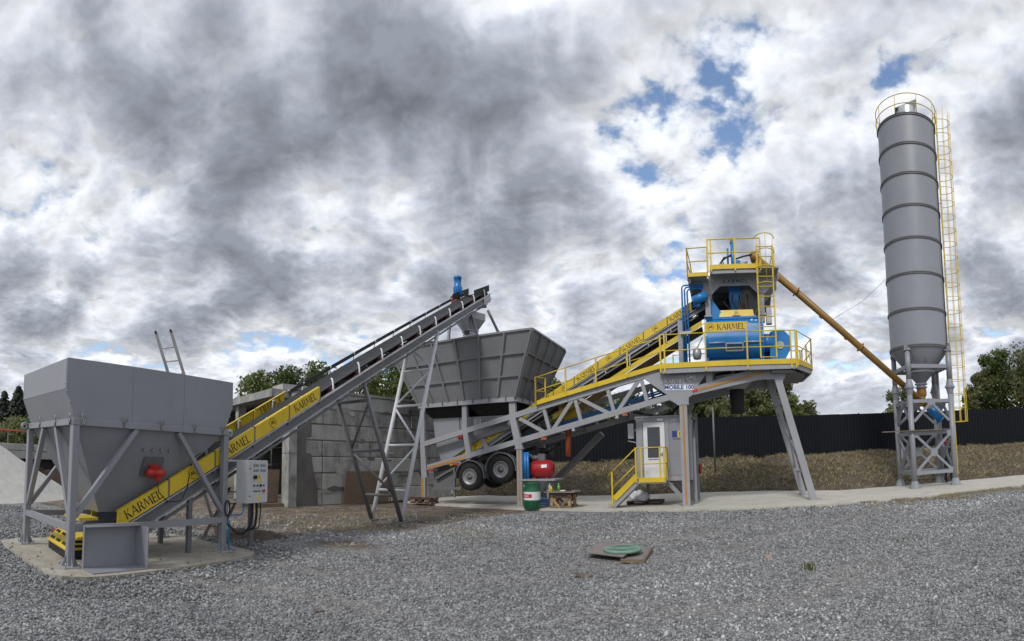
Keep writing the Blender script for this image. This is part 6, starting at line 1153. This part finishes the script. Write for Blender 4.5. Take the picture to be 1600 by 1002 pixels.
def conifer(x, d, H, rad, lb, seed):
    g = np.random.default_rng(seed); P = A3(base_at(x, d)); T = Thing('spruce_tree', lb, 'tree', WORLD, tuple(P), 'spruces beyond the sand heap')
    T.part('trunk', MB().tube(P, P + A3((0, 0, H)), .16, 8, .02), 'bark'); V = []; sh = []
    for k in range(46):
        t = .10 + .90 * k / 46; z = H * t; R_ = rad * (1 - t) ** .85 + .12
        for j in range(11):
            a = g.random() * 6.283; dv = A3((math.cos(a), math.sin(a), 0)); ln = R_ * (.75 + .4 * g.random()); sdv = A3((-dv[1], dv[0], 0))
            for q in range(5):
                f0, f1 = q / 5, (q + 1.25) / 5; wq = (.34 - .045 * q) * (.7 + .5 * g.random()) * min(1, R_ / 1.0 + .25)
                p0 = P + A3((0, 0, z - .30 * ln * f0 ** 1.5)) + dv * ln * f0; p1 = P + A3((0, 0, z - .34 * ln * f1 ** 1.5 - .12)) + dv * ln * f1
                V += [p0 + sdv * wq * .2, p0 - sdv * wq * .2, p1 - sdv * wq + A3((0, 0, -.12)), p1 + dv * .1, p1 + sdv * wq + A3((0, 0, -.12))]; sh += [g.random()] * 5
    T.part('crown', np_mesh('crown', A3(V) - P, np.arange(len(V)).reshape(-1, 5), 'needle_dark', sh), 'needle_dark')
conifer(3, 46, 7.6, 2.3, 'dark spruce with the shorter top beyond the sand heap', 31); conifer(25, 45, 8.0, 2.6, 'taller dark spruce close beside the feed hopper corner', 32); conifer(-14, 48, 7.4, 2.4, 'dark spruce mostly hidden at the far side of the taller spruces', 33)
for i, x in enumerate((10, 52, 78, 100)): tree('shrub', ('yellowish shrub below the spruces', 'green shrub behind the hopper left leg', 'green shrub seen between the hopper braces', 'dim shrub seen behind the hopper cone')[i], base_at(x, 37 + i), (4.2, 4.6, 4.0, 4.4)[i], 1.9, 'leaf_olive' if i != 1 else 'leaf_green', 3000, .16, 0, .25, 300 + i, 'shrubs beyond the low concrete wall', 12, 'shrub')

# ================================================================== small things on the pavement and in the yard
T = Thing('oil_drum', 'green oil drum with a white and red band beside the chassis leg', 'drum', CH, (4.86, -.46, .035))
dx, dy = 4.86, -.46
T.part('drum_body', MB().lathe([(0, .04), (.275, .04), (.29, .05), (.29, .30), (.298, .315), (.29, .33), (.29, .34)], (dx, dy, 0), 32).lathe([(.29, .62), (.298, .635), (.29, .65), (.29, .90), (.295, .915), (.275, .915), (.27, .89), (0, .89)], (dx, dy, 0), 32), 'green_paint')
T.part('drum_band', MB().lathe([(.2895, .34), (.2895, .62)], (dx, dy, 0), 32), 'white_paint'); 
lb_ = MB(); cyl = lambda a, z, e=.292: (dx + e * math.cos(a), dy + e * math.sin(a), z)
for k in range(10): a0, a1 = R(205 + 8.5 * k), R(205 + 8.5 * (k + 1)); lb_.flat([cyl(a0, .42), cyl(a1, .42), cyl(a1, .54), cyl(a0, .54)])
T.part('drum_label', lb_, 'red_ink')
lt = MB()
for k in range(9): a0, a1 = R(222 + 5.2 * k), R(222 + 5.2 * k + 3.4); lt.flat([cyl(a0, .46, .294), cyl(a1, .46, .294), cyl(a1, .50, .294), cyl(a0, .50, .294)])
T.part('drum_lettering', lt, 'white_ink', kind='stuff'); T.part('drum_sticker', MB().flat([cyl(R(212), .78), cyl(R(230), .78), cyl(R(230), .86), cyl(R(212), .86)]), 'white_ink')
T = Thing('work_table', 'rough wooden work table of pallet boards beside the green drum', 'table', CH, (5.75, .15, .036))
T.part('table_top', MB().box((5.22, -.28, .56), (6.32, .62, .60)), 'grey_ply')
for u0 in (5.46, 6.10):
    for w0 in (-.15, .45): T.part('leg', MB().box((u0 - .05, w0 - .05, .037), (u0 + .05, w0 + .05, .47)), 'pine_wood')
for w0 in (-.2, .5):
    for z0 in (.37, .47): T.part('board', MB().box((5.40, w0 - .015, z0), (6.18, w0 + .015, z0 + .08)), 'dark_wood')
    T.part('board', MB().beam((5.46, w0 - .02, .38), (5.78, w0 - .02, .06), .02, .09), 'pine_wood'); T.part('board', MB().beam((5.78, w0 - .02, .06), (6.08, w0 - .02, .38), .02, .09), 'old_wood'); T.part('board', MB().box((5.40, w0 - .012, .04), (6.18, w0 + .012, .12)), 'old_wood')
def bottle(name, label, u, w, r, h, mat):
    single(name, MB().lathe([(0, .60), (r, .60), (r, .60 + h * .62), (r * .45, .60 + h * .8), (r * .4, .60 + h), (0, .60 + h)], (u, w, 0), 14), mat, label, 'bottle', CH, (u, w, .60))
bottle('clear_bottle', 'clear plastic bottle on the work table edge near the drum', 5.30, .1, .045, .27, 'plastic_clear'); bottle('yellow_bottle', 'small yellow bottle with pointed cap on the work table', 5.45, -.15, .04, .19, 'plastic_yellow'); bottle('green_bottle', 'bright green bottle standing on the work table', 5.65, .05, .05, .27, 'plastic_green')
for u0, m, nm, lb in ((5.40, 'plastic_yellow', 'yellow_rag', 'crumpled yellow rag on the table by the yellow bottle'), (5.82, 'sack', 'pale_cloth', 'folded pale cloth on the table beside the green bottle'), (6.0, 'dark_wood', 'tool_box', 'flat dark tool case at the right end of the work table')): o = single(nm, MB().box((u0 - .09, -.08, .60), (u0 + .1, .12, .635)), m, lb, 'tool case' if 'tool' in nm else 'cloth', CH, (u0, 0, .6)); bevel(o, .012, 2)
single('blue_hose_coil', MB().path([(5.0 + .22 * math.cos(a) * (1 + .02 * a), .3 + .2 * math.sin(a), .06 + .012 * a) for a in np.linspace(0, 22, 90)], .02, 6), 'blue_paint', 'coiled blue hose lying between drum and work table', 'hose', CH, (5.0, .3, .05))
T = Thing('wooden_pallet', 'dark wooden pallet lying below the cabin landing', 'pallet', CH, (8.45, 1.3, .036))
for k in range(5): T.part('deck_board', MB().box((7.85, .85 + .2 * k, .13), (9.1, .98 + .2 * k, .155)), 'dark_wood')
for k in range(3): T.part('block', MB().box((7.87 + .56 * k, .86, .04), (7.98 + .56 * k, 1.78, .13)), 'dark_wood')
bm = bmesh.new(); bmesh.ops.create_icosphere(bm, subdivisions=4, radius=1)
for v in bm.verts:
    p = A3(v.co); k = 1 + .22 * (float(fbm(A3([p[0] * 2 + 7]), A3([p[1] * 2 + p[2] * 2 + 3]), 14)[0]) - .5) * 2 + .06 * math.sin(p[0] * 9 + p[2] * 7); v.co = (p[0] * .36 * k, p[1] * .28 * k, max(p[2] * .26 * k, -.11) + .11)
me = bpy.data.meshes.new('sack'); bm.to_mesh(me); bm.free(); me.polygons.foreach_set('use_smooth', [True] * len(me.polygons)); single('white_sack', me, 'sack', 'crumpled white sack resting on the dark pallet', 'sack', CH, (8.25, 1.2, .155))
T = Thing('timber_cribbing', 'stack of old timbers under the rear jack leg', 'cribbing', CH, (.05, .07, 0))
for k in range(3):
    for j in range(3): T.part('timber', MB().box((-.45, -.22 + .2 * j, .03 + .085 * k), (.55, -.06 + .2 * j, .11 + .085 * k)) if k % 2 == 0 else MB().box((-.38 + .33 * j, -.28, .03 + .085 * k), (-.18 + .33 * j, .42, .11 + .085 * k)), ('old_wood', 'grey_ply', 'dark_wood')[(k + j) % 3])
# manhole with boards
MC = ground_at(973, 860, .10); MCX, MCY = float(MC[0]), float(MC[1])
T = Thing('manhole_cover', 'round pale green manhole cover resting on plywood boards in the gravel', 'manhole cover', WORLD, (MCX, MCY, .093))
T.part('cover_disc', MB().lathe([(0, .145), (.10, .145), (.11, .140), (.28, .140), (.29, .146), (.315, .140), (.325, .12), (.325, .093), (0, .093)], (MCX, MCY, 0), 40), 'cover_green' if 'cover_green' in MATS else 'green_paint')
for k in range(3): T.part('cover_ring', MB().lathe([(.06 + .08 * k, .1475), (.08 + .08 * k, .1495), (.10 + .08 * k, .1475)], (MCX, MCY, 0), 36), 'cover_green' if 'cover_green' in MATS else 'green_paint')
def board(name, label, x, pts, th, mat, tilt=0):
    single(name, MB().prism([(a, b) for a, b in pts], (0, 0, x[2]), UX, WX, th), mat, label, 'board', WORLD, (x[0], x[1], x[2])); bpy.data.objects[name].rotation_euler = (R(tilt), R(-tilt * .4), 0)
g1, g2, g3, g4 = ground_at(916, 871), ground_at(938, 857), ground_at(1000, 862), ground_at(972, 877)
board('plywood_board', 'dark plywood board under the manhole cover with its edge raised', (g1[0], g1[1], .07), [(g1[0], g1[1]), (g4[0], g4[1] - .08), (g4[0] + .25, g4[1] + .35), (g3[0], g3[1] + .3), (g2[0], g2[1] + .1)], .022, 'grey_ply', 0)
g5, g6, g7, g8 = ground_at(970, 880), ground_at(1006, 881), ground_at(1018, 861), ground_at(985, 858)
T = Thing('board_frame', 'shallow wooden frame lying half under the plywood board', 'frame', WORLD, (g6[0] - .2, g6[1] + .2, .0))
T.part('frame_base', MB().prism([(g5[0], g5[1]), (g6[0], g6[1]), (g7[0], g7[1]), (g8[0], g8[1])], (0, 0, .012), UX, WX, .02), 'grey_ply')
for a, b in ((g5, g6), (g6, g7)): T.part('frame_bar', MB().beam(A3(a) + A3((0, 0, .035)), A3(b) + A3((0, 0, .035)), .04, .055), 'old_wood')
s = NT('rock_mat'); s.set(Base_Color=s.ramp(s.noise(s.obj, 9, 6), [(.3, (.045, .035, .028)), (.7, (.20, .165, .13))]), Roughness=.9)
for i, (x, y, r, lb) in enumerate([(912, 902, .10, 'brown clod of earth lying in front of the manhole boards'), (1060, 846, .07, 'dark clod on the gravel right of the manhole'), (500, 955, .04, 'orange tinted pebble on the gravel before the hopper'), (1200, 872, .07, 'flat tan fragment lying on the open gravel')]):
    p = ground_at(x, y); bm = bmesh.new(); bmesh.ops.create_icosphere(bm, subdivisions=3, radius=1)
    for v in bm.verts:
        q_ = A3(v.co); k = 1 + .5 * (float(fbm(A3([q_[0] * 1.7 + i * 9]), A3([q_[1] * 1.7 + q_[2] * 2]), 70)[0]) - .5) * 2; v.co = (q_[0] * r * k * 1.2, q_[1] * r * k * .8, q_[2] * r * k * .42)
    me = bpy.data.meshes.new('clod'); bm.to_mesh(me); bm.free(); single('clod', me, 'rock_mat' if i != 3 else 'pine_wood', lb, 'clod', WORLD, (p[0], p[1], r * .15))
# weeds
def weed(x, y, h, n, lb, k, rad=.12, mat='weed_green'):
    p = ground_at(x, y); g = np.random.default_rng(500 + k); V = []; sh = []
    for i in range(n):
        a = g.random() * 6.283; b = A3((p[0] + g.normal() * rad, p[1] + g.normal() * rad, .0)); l = h * (.5 + .7 * g.random()); sd_2 = A3((-math.sin(a), math.cos(a), 0)) * .007; ln = A3((math.cos(a), math.sin(a), 0)) * l * .6 * g.random()
        V += [b - sd_2, b + sd_2, b + ln * .5 + A3((0, 0, l * .7)) + sd_2 * 1.3, b + ln + A3((0, 0, l))]; sh += [g.random()] * 4
    V = A3(V) - A3((p[0], p[1], 0)); single('weed_tuft', np_mesh('weed_tuft', V, np.arange(len(V)).reshape(-1, 4), mat, sh), mat, lb, 'weed', WORLD, (p[0], p[1], 0.0), kind='stuff')
weed(1263, 892, .13, 30, 'small upright green weed growing alone in the gravel', 1, .04); weed(880, 818, .08, 40, 'green weed tuft in the gravel before the work table', 2); weed(870, 833, .08, 50, 'weed tuft left of the manhole boards', 3, .16); weed(897, 842, .06, 60, 'flat grass tuft just behind the manhole boards', 4, .22); weed(806, 828, .05, 50, 'sparse grass tuft in front of the drum and chassis leg', 5, .3); weed(935, 840, .05, 50, 'low grass patch behind the green manhole cover', 6, .25); weed(1420, 846, .06, 40, 'faint grass tuft on the gravel before the silo', 7, .2)
nv = 9000; gu = rng.random(nv) * 9.5 + 14.5; off = rng.random(nv) ** 2 * 1.6
PV = CH.o + gu[:, None] * CH.u + (interp(PAD_FRONT, gu) - .06 - off)[:, None] * CH.w; kp = fbm(PV[:, 0] * 1.3, PV[:, 1] * 1.3, 15) > .50; PV = PV[kp]
q1 = rng.random(5000) * 7 - 7.4; q2 = 10.5 + rng.random(5000) * 5.5; kq = (fbm(q1 * .8, q2 * .8, 44) > .57) & (np.hypot(q1 + 3.4, q2 - 9.6) > 1.2); PV = np.concatenate([PV, np.stack([q1[kq], q2[kq], 0 * q1[kq]], -1)]); m = len(PV)
hg = .03 + .07 * rng.random(m); az = rng.random(m) * 6.283; sdv = np.stack([np.cos(az), np.sin(az), 0 * az], -1) * .008; tipv = PV + np.stack([rng.normal(size=m) * .03, rng.normal(size=m) * .03, hg], -1)
single('grass', np_mesh('grass', np.stack([PV - sdv, PV + sdv, tipv], 1).reshape(-1, 3), np.arange(3 * m).reshape(-1, 3), 'dry_grass', np.repeat(rng.random(m), 3)), 'dry_grass', 'thin dry grass along the pavement edge and on the bare earth', 'grass', kind='stuff')
# debris in the mud by the hopper leg
s = NT('mud'); s.set(Base_Color=s.ramp(s.noise(s.obj, 5, 8, .7), [(.3, (.03, .022, .016)), (.7, (.13, .10, .075))]), Roughness=.9); s.bump(s.noise(s.obj, 12, 6, .7), .9, .05)
c_m = ground_at(385, 838); V = []; na_ = 40
for i in range(13):
    for j in range(na_):
        a = 2 * math.pi * j / na_; r = i / 12; x, y = c_m[0] + 1.05 * r * math.cos(a) * (1 + .2 * math.sin(3 * a)), c_m[1] + .6 * r * math.sin(a); V.append((x, y, (.15 * (1 - r * r) * (.5 + float(fbm(A3([x * 5]), A3([y * 5]), 8)[0]))) - .03 * r))
single('mud_heap', np_mesh('mud_heap', V, [(i * na_ + j, i * na_ + (j + 1) % na_, (i + 1) * na_ + (j + 1) % na_, (i + 1) * na_ + j) for i in range(12) for j in range(na_)], 'mud', smooth=True), 'mud', 'low heap of dark mud beside the right hopper leg', 'mud heap')

# ================================================================== a man behind the silo leg
def person(P, face):
    T = Thing('person', 'person in dark clothes and a reddish cap standing behind the right silo leg', 'person', WORLD, tuple(P)); P = A3(P)
    f = A3((math.cos(face), math.sin(face), 0)); r = A3((f[1], -f[0], 0)); up = A3((0, 0, 1.)); L_ = lambda a, b, c: tuple(r * a + f * b + up * c)
    J = [(0, 0, .95, .135, .10), (0, 0, 1.12, .135, .095), (0, .01, 1.30, .16, .10), (0, 0, 1.42, .12, .08), (0, 0, 1.50, .052, .052), (0, .02, 1.58, .065, .07)]
    V = [L_(*j[:3]) for j in J]; RAD = [j[3:] for j in J]; E = [(i, i + 1) for i in range(5)]
    def chain(start, pts):
        prev = start
        for a, b, c, q in pts: V.append(L_(a, b, c)); RAD.append((q, q)); E.append((prev, len(V) - 1)); prev = len(V) - 1
    for s_ in (-1, 1):
        chain(0, [(s_ * .10, 0, .88, .095), (s_ * .11, .02, .50, .066), (s_ * .12, 0, .10, .05), (s_ * .13, .04, .055, .045), (s_ * .13, .15, .04, .038)])
        chain(3, [(s_ * .19, 0, 1.40, .06), (s_ * .24, -.02, 1.14, .048), (s_ * .22, .10, .92, .038)])
    me = bpy.data.meshes.new('b'); me.from_pydata(V, E, []); ob = bpy.data.objects.new('b', me); col.objects.link(ob); sk = ob.modifiers.new('s', 'SKIN'); 
    for i, v in enumerate(me.skin_vertices[0].data): v.radius = RAD[i]; v.use_root = (i == 0)
    ss = ob.modifiers.new('u', 'SUBSURF'); ss.levels = ss.render_levels = 2; dg = bpy.context.evaluated_depsgraph_get(); bme = bpy.data.meshes.new_from_object(ob.evaluated_get(dg)); bpy.data.objects.remove(ob)
    for m_ in ('cloth_dark', 'skin'): bme.materials.append(MATS[m_])
    for p in bme.polygons: p.use_smooth = True; p.material_index = 1 if p.center.z > 1.475 else 0
    o = bpy.data.objects.new('body', bme); col.objects.link(o); o.parent = T.o
    hd = MB(); hd.lathe([(0, -.12), (.045, -.11), (.066, -.07), (.078, 0), (.080, .05), (.068, .09), (.035, .115), (0, .12)], P + A3(L_(0, .025, 1.63)), 20)
    T.part('head', hd, 'skin'); T.part('nose', MB().lathe([(.016, 0), (.012, .03), (0, .035)], P + A3(L_(0, .09, 1.615)), 8, tuple(f)), 'skin')
    for s_ in (-1, 1): T.part('ear', MB().lathe([(0, -.025), (.014, 0), (0, .025)], P + A3(L_(s_ * .08, .015, 1.625)), 8), 'skin'); T.part('eye', MB().lathe([(0, -.008), (.008, 0), (0, .008)], P + A3(L_(s_ * .03, .096, 1.64)), 8), 'ink')
    T.part('mouth', MB().obox(P + A3(L_(0, .092, 1.575)), (r, f, up), (.022, .006, .004)), 'cap_red')
    cp = T.part('cap', MB().lathe([(.086, .035), (.087, .07), (.072, .115), (.03, .138), (0, .14)], P + A3(L_(0, .022, 1.62)), 20), 'cap_red'); T.part('brim', MB().obox(P + A3(L_(0, .13, 1.66)), (r, f, up), (.06, .045, .006)), 'cap_red', cp)
    for s_ in (-1, 1):
        pm = P + A3(L_(s_ * .22, .11, .885)); ha = T.part('hand', MB().obox(pm, (r, f, up), (.018, .03, .045)), 'skin')
        for k in range(4): b = pm + A3(L_(0, -.024 + .016 * k, -.04)); T.part('finger', MB().path([b, b + A3(L_(-.004 * s_, .008, -.03)), b + A3(L_(-.012 * s_, .014, -.052 + .006 * abs(k - 1.5)))], .0075, 6), 'skin', ha)
        b = pm + A3(L_(0, .028, .01)); T.part('thumb', MB().path([b, b + A3(L_(-.006 * s_, .022, -.018)), b + A3(L_(-.014 * s_, .028, -.04))], .0085, 6), 'skin', ha)
person(SF.W(.93, .95, .036), math.atan2(-SF.w[1], -SF.w[0]) + .3)
